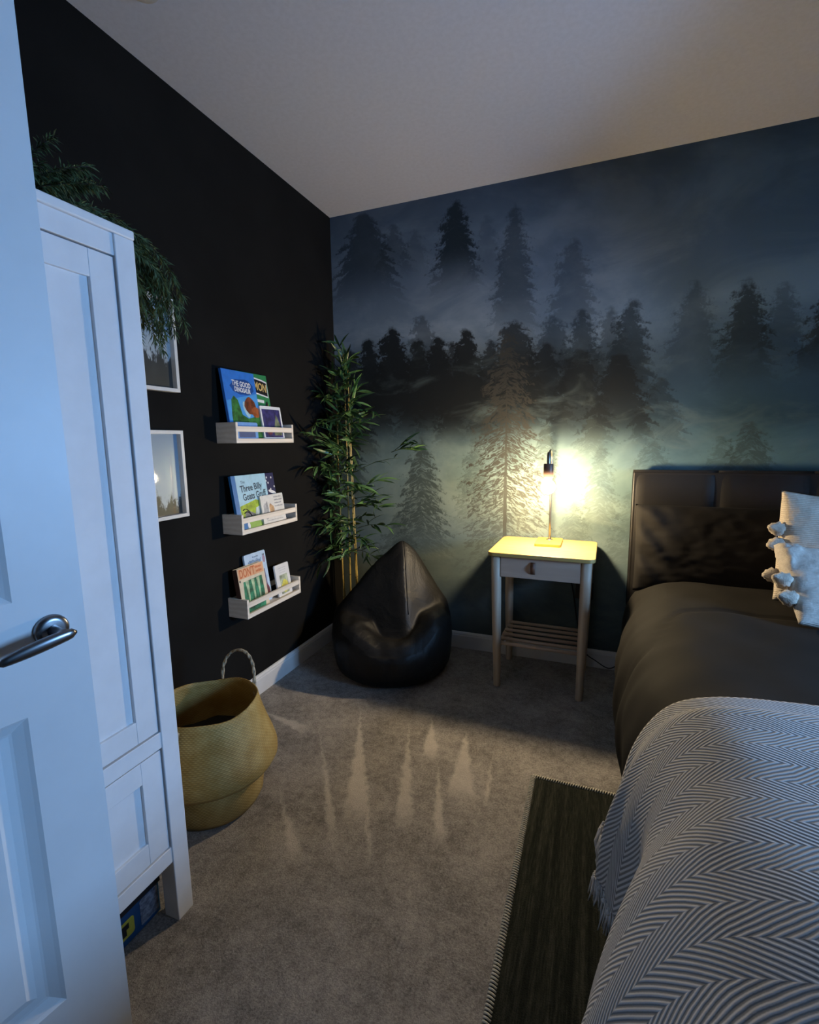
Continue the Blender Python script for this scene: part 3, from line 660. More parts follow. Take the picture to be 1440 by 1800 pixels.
# ------------------------------------------------------------------ bamboo plant
def make_bamboo():
    t = thing('bamboo_plant', 'tall artificial bamboo plant with yellow canes in the corner behind the beanbag', 'plant', (.135, -.130, 0))
    rnd = random.Random(5)
    m_c, g, b, tc = newmat('bamboo_cane'); P = tc.outputs['Object']; sep = g.n('ShaderNodeSeparateXYZ'); g.put(sep.inputs[0], P)
    ring = g.rng(g.m('FRACT', g.m('MULTIPLY', sep.outputs[2], 7.5)), .95, .99)
    n = g.noise(g.scale(P, 40, 40, 4), 2, 3); c = g.mix(g.rng(n, .3, .7), (.42, .29, .075), (.66, .50, .17))
    g.put(b.inputs['Base Color'], g.mix(ring, c, (.18, .11, .03))); b.inputs['Roughness'].default_value = .4
    m_l = pm('bamboo_leaf_green', (.085, .170, .050), .34, var=.5, vs=6, bst=0, spec=.5)
    m_l2 = pm('bamboo_leaf_dark', (.030, .075, .022), .40, var=.4, vs=6, bst=0)
    pot = MB(); pot.lathe([(0, .002), (.070, .002), (.088, .15), (.090, .165), (.084, .165), (.080, .145), (0, .145)], 28)
    ob('pot', pot.mesh('pot'), pm('black_pot', (.012, .012, .012), .5), t)
    canes = [((-.040, -.010), (-.045, -.02), 1.45, .0048), ((-.012, .018), (-.022, .015), 1.64, .0058), ((.030, .005), (.020, .01), 1.56, .0056), ((.044, -.020), (.040, -.03), 1.40, .0046), ((-.052, .02), (-.075, .03), 1.20, .0038)]
    cane_pts = []
    for (x0, y0), (x1, y1), h, r in canes:
        mb = MB(); pts = []; rad = []
        n = 60
        for i in range(n+1):
            z = .12+(h-.12)*i/n; f = i/n; bend = .03*math.sin(f*2.4+x0*60)
            pts.append(Vector((x0+(x1-x0)*f+bend*.5, y0+(y1-y0)*f-bend*.4, z)))
            rad.append(r*(1-.6*f)*(1.22 if (i % 6) == 0 else 1.0))
        mb.tube(pts, rad, 8); ob('cane', mb.mesh('cane'), m_c, t); cane_pts.append(pts)
    # leaf meshes
    def leaf_mesh(nm, L, W_l, droop, mat):
        mb = MB(); rows = []
        for i in range(7):
            f = i/6; wv = W_l*math.sin(PI*min(1, f*.92+.06))**.8*(1-.25*f); z = .10*L*math.sin(f*PI*.6)-droop*L*f*f
            rows.append([(L*f, -wv, z+.16*wv), (L*f, 0, z-.12*wv), (L*f, wv, z+.16*wv)])
        mb.quadgrid(rows); me = mb.mesh(nm); me.materials.append(mat); return me
    LM = [leaf_mesh('leaf', .110, .0080, .22, m_l), leaf_mesh('leaf', .090, .0072, .10, m_l), leaf_mesh('leaf', .122, .0088, .38, m_l2), leaf_mesh('leaf', .080, .0068, .30, m_l2), leaf_mesh('leaf', .100, .0095, .05, m_l)]
    spots = []    # (position, direction, tilt)
    tw = MB()
    def spray(base, dirn, ln, n):
        p = [base]; d = dirn.normalized()
        for i in range(5):
            e = p[-1]+d*ln/5; e.x = max(e.x, -.120); e.y = min(e.y, .112); p.append(e); d = (d+Vector((0, 0, -.10))).normalized()
        tw.tube(p, [.0018, .0016, .0014, .0012, .001, .0008], 4)
        for i in range(n):
            f = .25+.75*(i+.5)/n; k = min(4, int(f*5)); q = p[k].lerp(p[k+1], f*5-k) if k < 5 else p[-1]
            a = rnd.uniform(-1.1, 1.1); d2 = (p[k+1]-p[k]).normalized(); sdv = d2.cross(Vector((0, 0, 1))).normalized()
            dd = (d2*math.cos(a)+sdv*math.sin(a)+Vector((0, 0, rnd.uniform(-.55, .55)))).normalized()
            spots.append((q, dd, rnd.uniform(-1.5, 1.5)))
    for ci, pts in enumerate(cane_pts):
        h = pts[-1].z
        for k in range(17 if ci < 4 else 8):
            z = .52+(h-.52)*(k+rnd.random()*.9)/17
            if ci == 4: z = .45+(h-.45)*(k+rnd.random())/8
            i = min(len(pts)-2, int((z-.12)/(h-.12)*60)); base = pts[i]
            a = rnd.uniform(0, 2*PI); d = Vector((math.cos(a)*.9+.15, math.sin(a)*.9-.35, rnd.uniform(.1, .8)))
            ln = rnd.uniform(.06, .20)*(1.15 if z < 1.1 else .85)
            spray(base, d, ln, rnd.randint(6, 9))
        for k in range(4): spray(pts[-1-k*2], Vector((rnd.uniform(-.6, .6), rnd.uniform(-.7, .4), 1.)), rnd.uniform(.05, .10), 5)
    spray(Vector((.05, .0, 1.0)), Vector((.9, -.12, .45)), .30, 3); spray(Vector((.29, -.05, 1.11)), Vector((.8, -.1, .25)), .15, 12); spray(Vector((.31, -.05, 1.12)), Vector((.7, -.2, .45)), .12, 7)
    spray(Vector((.05, -.02, .80)), Vector((.8, -.3, .25)), .22, 9); spray(Vector((.05, -.02, .88)), Vector((.7, -.2, .5)), .20, 9); spray(Vector((.05, 0, .68)), Vector((.8, -.2, .3)), .22, 8)
    spray(Vector((-.04, -.02, 1.15)), Vector((-.12, -.9, .35)), .30, 10); spray(Vector((-.04, -.03, 1.0)), Vector((-.1, -.8, .3)), .24, 9); spray(Vector((-.05, -.02, .72)), Vector((-.1, -.9, .1)), .20, 8); spray(Vector((-.05, -.02, .52)), Vector((-.1, -.9, .1)), .20, 6)
    ob('twigs', tw.mesh('twigs'), pm('twig_green', (.05, .08, .02), .5, bst=0), t)['kind'] = 'stuff'
    ok = []
    for p, d, tl in spots:
        e = p+d*.14
        if e.x+.135 < .012: d = Vector((abs(d.x)*.3+.02, d.y-.2, d.z)).normalized()
        e = p+d*.14
        if e.x+.135 < .012: continue
        if e.y-.130 > -.016: d = Vector((d.x, -abs(d.y)-.05, d.z)).normalized()
        ok.append((p, d, tl))
    rnd.shuffle(ok)
    print('bamboo leaves', len(ok))
    rest = MB()
    for i, (p, d, tl) in enumerate(ok):
        q = d.to_track_quat('X', 'Z'); me = LM[rnd.randrange(5)]; s = rnd.uniform(.75, 1.15)
        mt = Matrix.Translation(p) @ q.to_matrix().to_4x4() @ Matrix.Rotation(tl, 4, 'X') @ Matrix.Scale(s, 4)
        if i < 296:
            o = bpy.data.objects.new('leaf', me); C.objects.link(o); o.parent = t; o.matrix_local = mt
        else:
            b0 = len(rest.v); rest.v += [tuple(mt @ v.co) for v in me.vertices]; rest.f += [tuple(b0+j for j in pl.vertices) for pl in me.polygons]
    if rest.v: ob('leaves', rest.mesh('leaves'), m_l, t)['kind'] = 'stuff'
make_bamboo()

# ------------------------------------------------------------------ beanbag
def make_beanbag():
    m, g, b, tc = newmat('black_faux_leather'); P = tc.outputs['Object']
    n = g.noise(P, 5, 4, .6, .4); g.put(b.inputs['Base Color'], g.mix(g.rng(n, .3, .7), (.006, .0055, .005), (.013, .0115, .010)))
    b.inputs['Roughness'].default_value = .50; b.inputs['Specular IOR Level'].default_value = .32
    bump(g, b, g.m('ADD', g.noise(P, 6, 3, .5, 1.2), g.m('MULTIPLY', g.noise(P, 300, 2), .08)), .5, .02)
    t = thing('beanbag', 'black faux leather beanbag chair slumped on the carpet below the bamboo', 'beanbag', (.478, -.335, 0), (0, 0, math.radians(23.6)))
    # local -y faces the room, +y the corner: sides are a sagging drum, the top is a hollowed seat with a peaked back
    R0 = .305; seg = 168; mb = MB(); rows = []
    def rim(a):
        c, s_ = math.cos(a), math.sin(a)
        return .262+.075*math.exp(-((c+.92)/.40)**2)+.105*math.exp(-((c-.92)/.38)**2)+.06*max(0, s_)
    ax_, ay_, az_ = .066, .075, .700
    def top(x, y):
        r = math.hypot(x, y); a = math.atan2(y, x); q = r/R0
        bowl = rim(a)-.075*(1-min(1, q*1.1)**2)-.085*max(0, q-.62)**2/.145
        bowl += .016*nz(x*7, y*7, 2)+.008*nz(x*17, y*17, 5)+.010*math.exp(-((y+.16+.05*math.sin(x*14))/.018)**2)*nz(x*12, 3, 1)
        dx_, dy_ = x-ax_, y-ay_
        pl = [(-.95*dx_-1.80*dy_), (1.50*dx_-1.70*dy_), (1.65*dx_+.35*dy_), (.1*dx_+2.6*dy_), (-1.12*dx_+.6*dy_)]
        k = 30.; mx = max(pl); sm_ = mx+math.log(sum(math.exp((v-mx)*k) for v in pl))/k
        bk = az_-sm_*1.0; hgt = max(0, az_-bk)
        bk += .022*math.sin(min(PI, hgt*7))*(1 if pl[0] == mx else .6)+.012*nz(x*11+3, y*11, bk*6)
        e = .010; d = bowl-bk
        if d > 3*e: return bowl
        if d < -3*e: return bk
        return bk+e*math.log(1+math.exp(d/e))
    side = [(0, .003), (.20, .003), (.262, .010), (.285, .028), (.299, .060), (.306, .10), (.310, .14), (.312, .18)]
    for r, z in side:
        row = []
        for k in range(seg):
            a = 2*PI*k/seg; w_ = (.010*nz(3*math.cos(a), 3*math.sin(a), z*6)+.004*nz(9*math.cos(a), 9*math.sin(a), z*14))*sstep(.02, .1, z)
            row.append(((r+w_)*math.cos(a), (r+w_)*math.sin(a), z))
        rows.append(row)
    NR = 62
    for i in range(NR+1):
        q = 1-i/NR; row = []
        for k in range(seg):
            a = 2*PI*k/seg; r = R0*q; x, y = r*math.cos(a), r*math.sin(a)
            row.append((x, y, max(.18, top(x, y))))
        rows.append(row)
    mb.quadgrid(rows, True); me = mb.mesh('cover')
    ob('cover', me, m, t)
    sp = MB(); pts = []
    for i in range(24):
        f = i/23; x = ax_+.004+.012*f; y = ay_-.205*f; pts.append((x, y, top(x, y)+.0015))
    sp.tube(pts, .0028, 6); ob('seam_piping', sp.mesh('seam_piping'), m, t)
make_beanbag()

# ------------------------------------------------------------------ nightstand
M_birch = wood('pale_birch', (.60, .42, .155), (.48, .31, .095), 0, .8, .5)
M_birchz = wood('pale_birch_upright', (.66, .55, .42), (.56, .44, .32), 2, .8, .5)
M_birchf = wood('pale_birch_front', (.66, .53, .42), (.52, .38, .29), 0, .7, .5)
def make_nightstand():
    t = thing('nightstand', 'pale wooden nightstand with one drawer and slatted shelf beside the bed', 'nightstand', (1.224, -.215, 0), (0, 0, math.radians(-1.0)))
    w2, d2, zt = .231, .200, .662
    ob('table_top', rounded_slab('table_top', -w2, w2, -d2, d2, zt-.018, zt, .030, .004), M_birch, t)
    lx, ly = .196, .165
    for sx in (-1, 1):
        for sy in (-1, 1):
            mb = MB(); mb.lathe([(.0150, 0), (.0165, .004), (.0205, .30), (.0225, .52), (.0225, zt-.0185)], 24)
            for i, (x, y, z) in enumerate(mb.v):
                f = 1-z/zt; mb.v[i] = (x-sx*.010*f, y-sy*.012*f, z)
            ob('leg', mb.mesh('leg'), M_birchz, t, (sx*lx, sy*ly, 0))
    dz0, dz1 = .545, zt-.0185
    box('side_apron', -lx-.010, -lx+.008, -ly+.018, ly-.018, dz0, dz1, M_birchz, t, .001); box('side_apron', lx-.008, lx+.010, -ly+.018, ly-.018, dz0, dz1, M_birchz, t, .001)
    box('back_apron', -lx+.018, lx-.018, ly-.008, ly+.008, dz0, dz1, M_birchf, t, .001)
    dw = box('drawer', -lx+.0235, lx-.0235, -ly-.012, -ly+.004, dz0+.002, dz1-.003, M_birchf, t, .0015)
    box('drawer_box', -lx+.03, lx-.03, -ly+.004, ly-.02, dz0+.008, dz1-.02, M_birchf, dw, 0)
    tabm = pm('tan_leather', (.16, .065, .032), .55, var=.25, vs=40, bs=300, bst=.3)
    mb = MB(); rows = []
    for i in range(9):
        f = i/8; a = f*PI; rows.append([(x, -.002-.011*math.sin(a), (f-.5)*.055+.003) for x in (-.010, .010)])
    mb.quadgrid(rows); pl = ob('drawer_pull', mb.mesh('drawer_pull'), tabm, dw, (-.028, -ly-.012, (dz0+dz1)/2)); md = pl.modifiers.new('thickness', 'SOLIDIFY'); md.thickness = .0025; pl['label'] = 'brown leather loop pull'
    zs = .205
    for sx in (-1, 1): box('shelf_rail', sx*(lx-.012)-.008, sx*(lx-.012)+.008, -ly+.012, ly-.012, zs-.022, zs, M_birchz, t, .002)
    for i in range(6):
        y = -ly+.022+i*(2*ly-.044)/5
        mb = MB(); mb.tube([(-lx+.010, y, zs+.0078), (lx-.010, y, zs+.0078)], .0080, 12); ob('slat', mb.mesh('slat'), M_birchf, t)
    return t
make_nightstand()

# ------------------------------------------------------------------ lamp with bare bulb
def make_lamp():
    t = thing('table_lamp', 'lit bare bulb table lamp with thin metal stem and yellow wood base', 'lamp', (1.236, -.130, .6622))
    M_b = wood('yellow_pine', (.52, .35, .06), (.42, .26, .04), 0, 1.2, .5); M_m = pm('brushed_steel', (.35, .31, .27), .32, 1., bst=0); M_k = pm('copper_brown', (.26, .15, .11), .45, .4, bst=0)
    ob('base', rounded_slab('base', -.060, .060, -.092, .080, 0, .013, .008, .002), M_b, t)
    mb = MB(); yb = -.128; top = .452; py = .030
    pts = [(0, py, .0135)] + [(0, py, z) for z in (.10, .20, .30, .38)]
    n = 14; cyc = (py+yb)/2; rad = (py-yb)/2
    for i in range(n+1):
        a = PI*i/n; pts.append((0, cyc+rad*math.cos(a), .405+.048*math.sin(a)))
    pts += [(0, yb, .395)]
    mb.tube(pts, .0048, 12); ob('stem', mb.mesh('stem'), M_m, t)
    mb = MB(); mb.lathe([(0, .0155), (.016, .0155), (.018, .0135), (.018, .0131)], 24, (0, py, 0)); ob('stem_collar', mb.mesh('stem_collar'), M_m, t)
    mb = MB(); mb.lathe([(0, .448), (.004, .4478), (.0085, .440), (.0088, .396), (.0088, .390)], 20, (0, yb, 0)); ob('cord_sleeve', mb.mesh('cord_sleeve'), M_m, t)
    mb = MB(); mb.lathe([(0, .394), (.020, .394), (.0222, .391), (.0222, .336), (.0205, .333), (.0205, .330), (0, .330)], 28, (0, yb, 0)); so = ob('socket', mb.mesh('socket'), M_k, t)
    m = bpy.data.materials.new('glowing_bulb'); m.use_nodes = True; nt = m.node_tree; nt.nodes.remove(nt.nodes['Principled BSDF'])
    em = nt.nodes.new('ShaderNodeEmission'); em.inputs[0].default_value = (1.0, .77, .46, 1); em.inputs[1].default_value = BULB; nt.links.new(em.outputs[0], nt.nodes['Material Output'].inputs[0])
    mb = MB(); R = .0315; zc = .288
    prof = [(0, zc-R)]+[(R*math.sin(a), zc-R*math.cos(a)) for a in [PI*.92*i/16 for i in range(1, 14)]]+[(.0145, zc+R*.98), (.0135, .3300)]
    mb.lathe(prof, 28, (0, yb, 0)); ob('bulb', mb.mesh('bulb'), m, t)
    cb = MB(); cp = [(0, .0805, .006), (.01, .100, .007), (.022, .1215, .002), (.03, .1235, -.03), (.10, .1235, -.20), (.14, .122, -.42), (.16, .112, -.52), (.19, .100, -.585), (.24, .092, -.615), (.285, .090, -.640), (.312, .088, -.640), (.335, .088, -.620), (.350, .09, -.585)]
    sp = []
    for i in range(len(cp)-1):
        p0, p1, p2, p3 = (Vector(cp[max(0, min(len(cp)-1, i+k))]) for k in (-1, 0, 1, 2))
        for s in range(5):
            f = s/5; sp.append(.5*((2*p1)+(p2-p0)*f+(2*p0-5*p1+4*p2-p3)*f*f+(3*p1-p0-3*p2+p3)*f**3))
    sp.append(Vector(cp[-1]))
    cb.tube(sp, .0026, 6); ob('power_cord', cb.mesh('power_cord'), pm('black_cable', (.01, .01, .01), .5, bst=0), t)
make_lamp()
so = thing('wall_socket', 'black plug socket on the mural wall behind the nightstand', 'socket', (1.405, -.0005, .40)); M_sk = pm('black_plastic', (.012, .012, .012), .4, bst=0)
box('plate', -.043, .043, -.008, 0, -.043, .043, M_sk, so, .003); box('switch', .01, .022, -.011, -.008, -.01, .01, M_sk, so, .001)

# ------------------------------------------------------------------ bed
BX0, BX1 = 1.600, 2.960; BY1 = -2.02
M_leath = pm('dark_brown_black_leather', (.0135, .0115, .010), .5, var=.15, vs=5, bs=260, bst=.25, bd=.001)
bed = thing('bed', 'black leather bed frame with tall panelled headboard against the mural wall', 'bed', (BX0, -.012, 0))
box('headboard_core', 0, BX1-BX0, -.060, 0, .05, 1.012, M_leath, bed, .006)
nP = 4; pw = (BX1-BX0)/nP
for i in range(nP):       # padded panels between vertical seams
    mb = MB(); rows = []
    x0, x1, z0, z1 = i*pw, (i+1)*pw, .25, 1.020
    for a in range(13):
        u = a/12; row = []
        for c in range(21):
            v = c/20; eu = min(u, 1-u)*pw; ev = min(v, 1-v)*(z1-z0); puff = .012*(1-math.exp(-eu/.006))*(1-math.exp(-ev/.022))
            row.append((x0+u*pw, -.055-puff, z0+v*(z1-z0)))
        rows.append(row)
    mb.quadgrid(rows)
    b0 = [(x0, -.030, z0), (x1, -.030, z0), (x1, -.030, z1), (x0, -.030, z1)]
    n0 = len(mb.v); mb.v += b0
    mb.f += [(n0, n0+1, n0+2, n0+3), (n0, 0, 12*21, n0+1), (n0+3, 20, 12*21+20, n0+2), (n0, 0, 20, n0+3), (n0+1, 12*21, 12*21+20, n0+2)]
    ob('headboard_panel', mb.mesh('headboard_panel'), M_leath, bed)
box('side_rail', .0, .04, BY1+.02, -.088, .07, .30, M_leath, bed, .006); box('side_rail', BX1-BX0-.04, BX1-BX0, BY1+.02, -.088, .07, .30, M_leath, bed, .006)
box('foot_board', .04, BX1-BX0-.04, BY1+.012, BY1+.052, .07, .30, M_leath, bed, .006)
box('slat_base', .04, BX1-BX0-.04, BY1+.052, -.09, .20, .245, M_leath, bed, 0)
for x in (.04, BX1-BX0-.08):
    for y in (-.16, BY1+.06): box('leg', x, x+.04, y, y+.04, 0.009, .07, M_sk, bed, .002)
mat_ = box('mattress', BX0+.042, BX1-.042, BY1+.055, -.104, .247, .485, pm('black_sheet', (.022, .02, .018), .8), None, .04, 4)
tag(mat_, 'mattress in a black sheet lying on the bed frame under the duvet', 'mattress')

# common cover profile across the bed: list of (x, z) from the right hem over the top to the left hem
def interp(pts, n):
    d = [0]
    for i in range(1, len(pts)): d.append(d[-1]+math.dist(pts[i-1], pts[i]))
    out = []; L = d[-1]
    def cr(i, f):
        p = [pts[max(0, min(len(pts)-1, i+k))] for k in (-1, 0, 1, 2)]
        return tuple(.5*((2*p[1][j])+(p[2][j]-p[0][j])*f+(2*p[0][j]-5*p[1][j]+4*p[2][j]-p[3][j])*f*f+(3*p[1][j]-p[0][j]-3*p[2][j]+p[3][j])*f**3) for j in range(2))
    for k in range(n+1):
        s = L*k/n; i = 0
        while i < len(d)-2 and d[i+1] < s: i += 1
        f = (s-d[i])/(d[i+1]-d[i]) if d[i+1] > d[i] else 0
        out.append((*cr(i, max(0, min(1, f))), s))
    return out
duvet_prof = [(3.03, .10), (3.055, .25), (3.05, .40), (3.00, .50), (2.92, .56), (2.75, .588), (2.4, .592), (2.0, .590), (1.78, .583), (1.68, .565), (1.605, .520), (1.563, .45), (1.543, .36), (1.540, .25), (1.552, .13), (1.566, .045)]
def make_cover(prof, y_head, y_foot, n_u, n_v, wob, zfoot):
    pr = interp(prof, n_u); rows = []; uv = []
    for j in range(n_v+1):
        y = y_head+(y_foot-y_head)*j/n_v; row = []; ru = []
        for (x, z, s) in pr:
            px, py, pz = wob(x, y, z, s); row.append((px, py, pz)); ru.append((s, y))
        rows.append(row); uv.append(ru)
    # foot drop
    drop = 8
    for k in range(1, drop+1):
        f = k/drop; row = []; ru = []
        for (x, z, s), last in zip(pr, rows[n_v]):
            zz = min(last[2], max(zfoot, last[2]-(last[2]-zfoot)*f**1.2) if last[2] > zfoot else last[2])
            row.append((last[0], y_foot-.035*math.sin(f*PI/2), zz)); ru.append((s, y_foot-.45*f))
        rows.append(row); uv.append(ru)
    return rows, uv
def cover_obj(name, rows, uv, mat, thick, parent=None):
    mb = MB(); mb.quadgrid(rows); me = bpy.data.meshes.new(name); me.from_pydata(mb.v, [], mb.f); me.update()
    ul = me.uv_layers.new(name='cloth'); fl = [c for r in uv for c in r]
    for lp in me.loops: ul.data[lp.index].uv = fl[lp.vertex_index]
    me.polygons.foreach_set('use_smooth', [True]*len(me.polygons))
    o = ob(name, me, mat, parent); md = o.modifiers.new('thickness', 'SOLIDIFY'); md.thickness = thick; md.offset = -1
    return o
M_duvet = pm('black_brown_cotton', (.0125, .0110, .0092), .85, var=.15, vs=4, bs=420, bst=.4, bd=.0008, spec=.2)
def wob_duvet(x, y, z, s):
    side = sstep(1.72, 1.60, x)*sstep(.03, .2, z)
    head = sstep(-.60, -.33, y)
    dz = .020*nz(x*2.4, y*2.0, 1)*(1-side)+.006*nz(x*9, y*7, 3)
    dx = (.022*nz(y*3.2, z*2.4, 7)+.007*nz(y*11, z*5, 2))*side
    # vertical gathers running down the side and a seam pulling in near the head
    dx += side*.006*math.sin(y*34+z*7)*sstep(.50, .30, z)
    seam = math.exp(-((y+.98-.25*sstep(1.58, 1.75, x))/.010)**2)
    dz -= .008*seam*(1-side); dx += .007*seam*side
    pull = head*.035*side
    und = sstep(-1.38, -1.46, y); pull += .075*und*sstep(1.75, 1.60, x); dz = dz*(1-und)-.012*und; dx *= 1-.8*und
    roll = 1-sstep(-.36, -.31, y)*.6
    zz = z+dz
    if y > -.40: zz = min(zz, .50+(zz-.50)*math.sqrt(max(0.05, 1-((y+.40)/.105)**2)) if zz > .50 else zz)
    return (x+dx+pull, y+.03*math.sin(x*5.2)*head, max(.02, zz))
rows, uv = make_cover(duvet_prof, -.30, -2.045, 120, 130, wob_duvet, .12)
duv = cover_obj('duvet', rows, uv, M_duvet, .012); tag(duv, 'black cotton duvet spread over the bed and hanging down its side', 'duvet')

# pillows
def pillow_mesh(name, w, h, t, n=28, pinch=.12, wr=.004, seed=0, pw=.55, fold=0.):
    mb = MB()
    def pt(u, v, s):
        e = (1-u*u)*(1-v*v); th = t/2*max(0, e)**pw
        x = u*w/2*(1-pinch*(1-abs(u))*0-pinch*.5*v*v*(1-0)*0)*(1-pinch*(1-v*v)*.25); z = v*h/2*(1-pinch*(1-u*u)*.25)
        k = wr*(nz(u*4+seed, v*4, s)+.6*nz(u*9+seed, v*9, s))*min(1, e*6)
        if fold: k += fold*sstep(-.55, -.85, u)*math.sin(v*9+u*14)*min(1, e*8)
        return (x, s*(th+k), z)
    for s in (-1, 1):
        rows = [[pt(-1+2*i/n, -1+2*j/n, s) for i in range(n+1)] for j in range(n+1)]; mb.quadgrid(rows)
    return mb.mesh(name)
M_pil = pm('black_pillow_cotton', (.0125, .0108, .0096), .85, var=.15, vs=4, bs=400, bst=.3, bd=.0006, spec=.25)
def pillow(x, label, seed, w=.69):
    t = thing('pillow', label, 'pillow', (x, -.200, .684), (math.radians(-12), math.radians(0), 0), 'black pillows leaning on the headboard')
    ob('pillow_case', pillow_mesh('pillow_case', w, .385, .16, 56, .05, .004, seed, .36, .012), M_pil, t)
pillow(1.955, 'black pillow leaning on the headboard next to the lit nightstand', 3)
pillow(2.625, 'black pillow leaning on the headboard behind the fringed cushions', 8, .62)

# cushions with tassels
def cushion(name, label, loc, rot, w, h, t, mat, seed, tassels, tuft=False):
    c = thing(name, label, 'cushion', loc, rot, 'cream tasselled cushions')
    me = pillow_mesh('cushion_cover', w, h, t, 60, .12, .004, seed, .42)
    if tuft:
        for v in me.vertices:
            q = sstep(.05, .30, nz(v.co.x*9+3, v.co.z*6+1, seed)); s = -1 if v.co.y < 0 else 1
            v.co.y += s*q*(.008+.012*abs(nz(v.co.x*55, v.co.z*55, 2)))
    ob('cushion_cover', me, mat, c)
    M_t = pm('cream_tassel_wool', (.62, .54, .44), .95, var=.2, vs=60, bs=350, bst=1., bd=.003)
    rn = random.Random(seed)
    for (u, v, ax, az) in tassels:
        tb_ = MB(); L = .042; 
        prof = [(0, 0), (.012, .001), (.020, .006), (.023, .013), (.023, .022), (.019, .032), (.013, .042), (.007, .051), (0, .056)]
        seg = 26
        rws = [[(r*(1+.16*math.sin(k*5+z*400)+.12*rn.uniform(-1, 1))*math.cos(2*PI*k/seg), r*(1+.16*math.sin(k*5+z*400)+.12*rn.uniform(-1, 1))*math.sin(2*PI*k/seg), z) for k in range(seg)] for r, z in prof]
        tb_.quadgrid(rws, True)
        d = Vector((ax, -.25, az)).normalized()
        o = ob('tassel', tb_.mesh('tassel'), M_t, c, (u*w/2, 0, v*h/2)); o.rotation_euler = d.to_track_quat('Z', 'Y').to_euler(); o.scale = (1.05, 1.05, 1.05)
    return c
def knit_mat(name, c1, c2, sc_):
    m, g, b, tc = newmat(name); P = tc.outputs['Object']; sep = g.n('ShaderNodeSeparateXYZ'); g.put(sep.inputs[0], P)
    rib = g.m('SINE', g.m('ADD', g.m('MULTIPLY', sep.outputs[2], sc_), g.m('MULTIPLY', g.noise(P, 12, 3), 6)))
    n = g.noise(P, 120, 3, .7); g.put(b.inputs['Base Color'], g.mix(g.rng(g.m('ADD', g.m('MULTIPLY', rib, .25), n), .3, .8), c2, c1))
    b.inputs['Roughness'].default_value = .95; b.inputs['Specular IOR Level'].default_value = .1
    bump(g, b, g.m('ADD', g.m('MULTIPLY', rib, .22), n), .6, .003); return m
cushion('cushion', 'cream ribbed cushion with wool tassels leaning on the black pillow', (2.262, -.440, .752), (math.radians(-18), math.radians(8), math.radians(8)), .42, .40, .15, knit_mat('cream_rib', (.70, .62, .52), (.52, .44, .35), 900), 2, ((-.93, .26, -1, .1), (-.93, .02, -1, -.3), (-.95, -.55, -1, -.2)))
cushion('cushion', 'cream tufted cushion lying in front of the ribbed one', (2.222, -.665, .672), (math.radians(-50), math.radians(9), math.radians(10)), .42, .31, .12, knit_mat('cream_tuft', (.74, .68, .60), (.50, .44, .38), 2400), 6, ((-.95, -.02, -1, .1), (-.95, -.42, -1, -.1)), True)

# ------------------------------------------------------------------ herringbone throw
def herringbone():
    m, g, b, tc = newmat('grey_white_herringbone'); uvn = g.n('ShaderNodeUVMap'); uvn.uv_map = 'cloth'
    sep = g.n('ShaderNodeSeparateXYZ'); g.put(sep.inputs[0], uvn.outputs[0]); s, y = sep.outputs[0], sep.outputs[1]
    wob = g.m('MULTIPLY', g.m('SUBTRACT', g.noise(uvn.outputs[0], 9, 3), .5), .010)
    BW, PER = .047, .0145
    y2 = g.m('ADD', y, wob)
    tri = g.m('ABSOLUTE', g.m('SUBTRACT', g.m('FRACT', g.m('DIVIDE', y2, 2*BW)), .5))     # 0..0.5 zigzag across two bands
    ph = g.m('ADD', g.m('DIVIDE', g.m('ADD', s, wob), PER), g.m('MULTIPLY', tri, 2*BW*1.75/PER))
    st = g.m('SINE', g.m('MULTIPLY', ph, 2*PI))
    n = g.noise(uvn.outputs[0], 420, 3, .7)
    f = g.rng(g.m('ADD', st, g.m('MULTIPLY', g.m('SUBTRACT', n, .5), .9)), -.7, .7)
    g.put(b.inputs['Base Color'], g.mix(f, (.235, .232, .228), (.62, .60, .585)))
    b.inputs['Roughness'].default_value = .92; b.inputs['Specular IOR Level'].default_value = .1
    bump(g, b, g.m('ADD', st, g.m('MULTIPLY', n, .6)), .35, .002); return m
throw_prof = [(3.075, .22), (3.082, .32), (3.06, .44), (3.00, .545), (2.9, .595), (2.6, .612), (2.2, .612), (1.888, .608), (1.76, .604), (1.686, .592), (1.620, .562), (1.575, .510), (1.543, .443), (1.524, .370), (1.512, .300), (1.506, .235), (1.500, .165)]
THY = -1.36
def wob_throw(x, y, z, s):
    side = sstep(1.70, 1.56, x); low = sstep(.56, .25, z)*side
    d = -(y-THY)      # distance from the head-side hem
    step = sstep(.045, .075, d)
    dz = (.010*nz(x*3.2, y*3.4, 11)+.012*step)*(1-side*.7)+.004*nz(x*10, y*8, 4)
    ridge = math.exp(-((d-.085-.02*low)/.028)**2)
    dx = -.026*ridge*low*1.0+.020*math.exp(-((d-.030)/.03)**2)*low
    dx += (.020*nz(y*5, z*2, 9)+.010*math.sin(y*31+1.0))*low*sstep(.1, .2, d)
    hol = math.exp(-((d-.275)/.075)**2); dx += .032*hol*low           # hollow before the foot corner
    foot = sstep(.31, .45, d); dx -= .054*foot*side*(0.45+.55*low)     # bulging out over the foot corner
    dz += -.012*sstep(.45, .70, d)*(1-side)
    yy = y-.018*low*foot
    return (x+dx, yy, max(.06, z+dz))
rows, uv = make_cover(throw_prof, THY, -2.075, 150, 110, wob_throw, .18)
M_throw = herringbone()
thr = cover_obj('throw_blanket', rows, uv, M_throw, .006); tag(thr, 'grey and white herringbone throw blanket draped over the foot of the bed', 'blanket')
fr = MB(); rnd = random.Random(3)
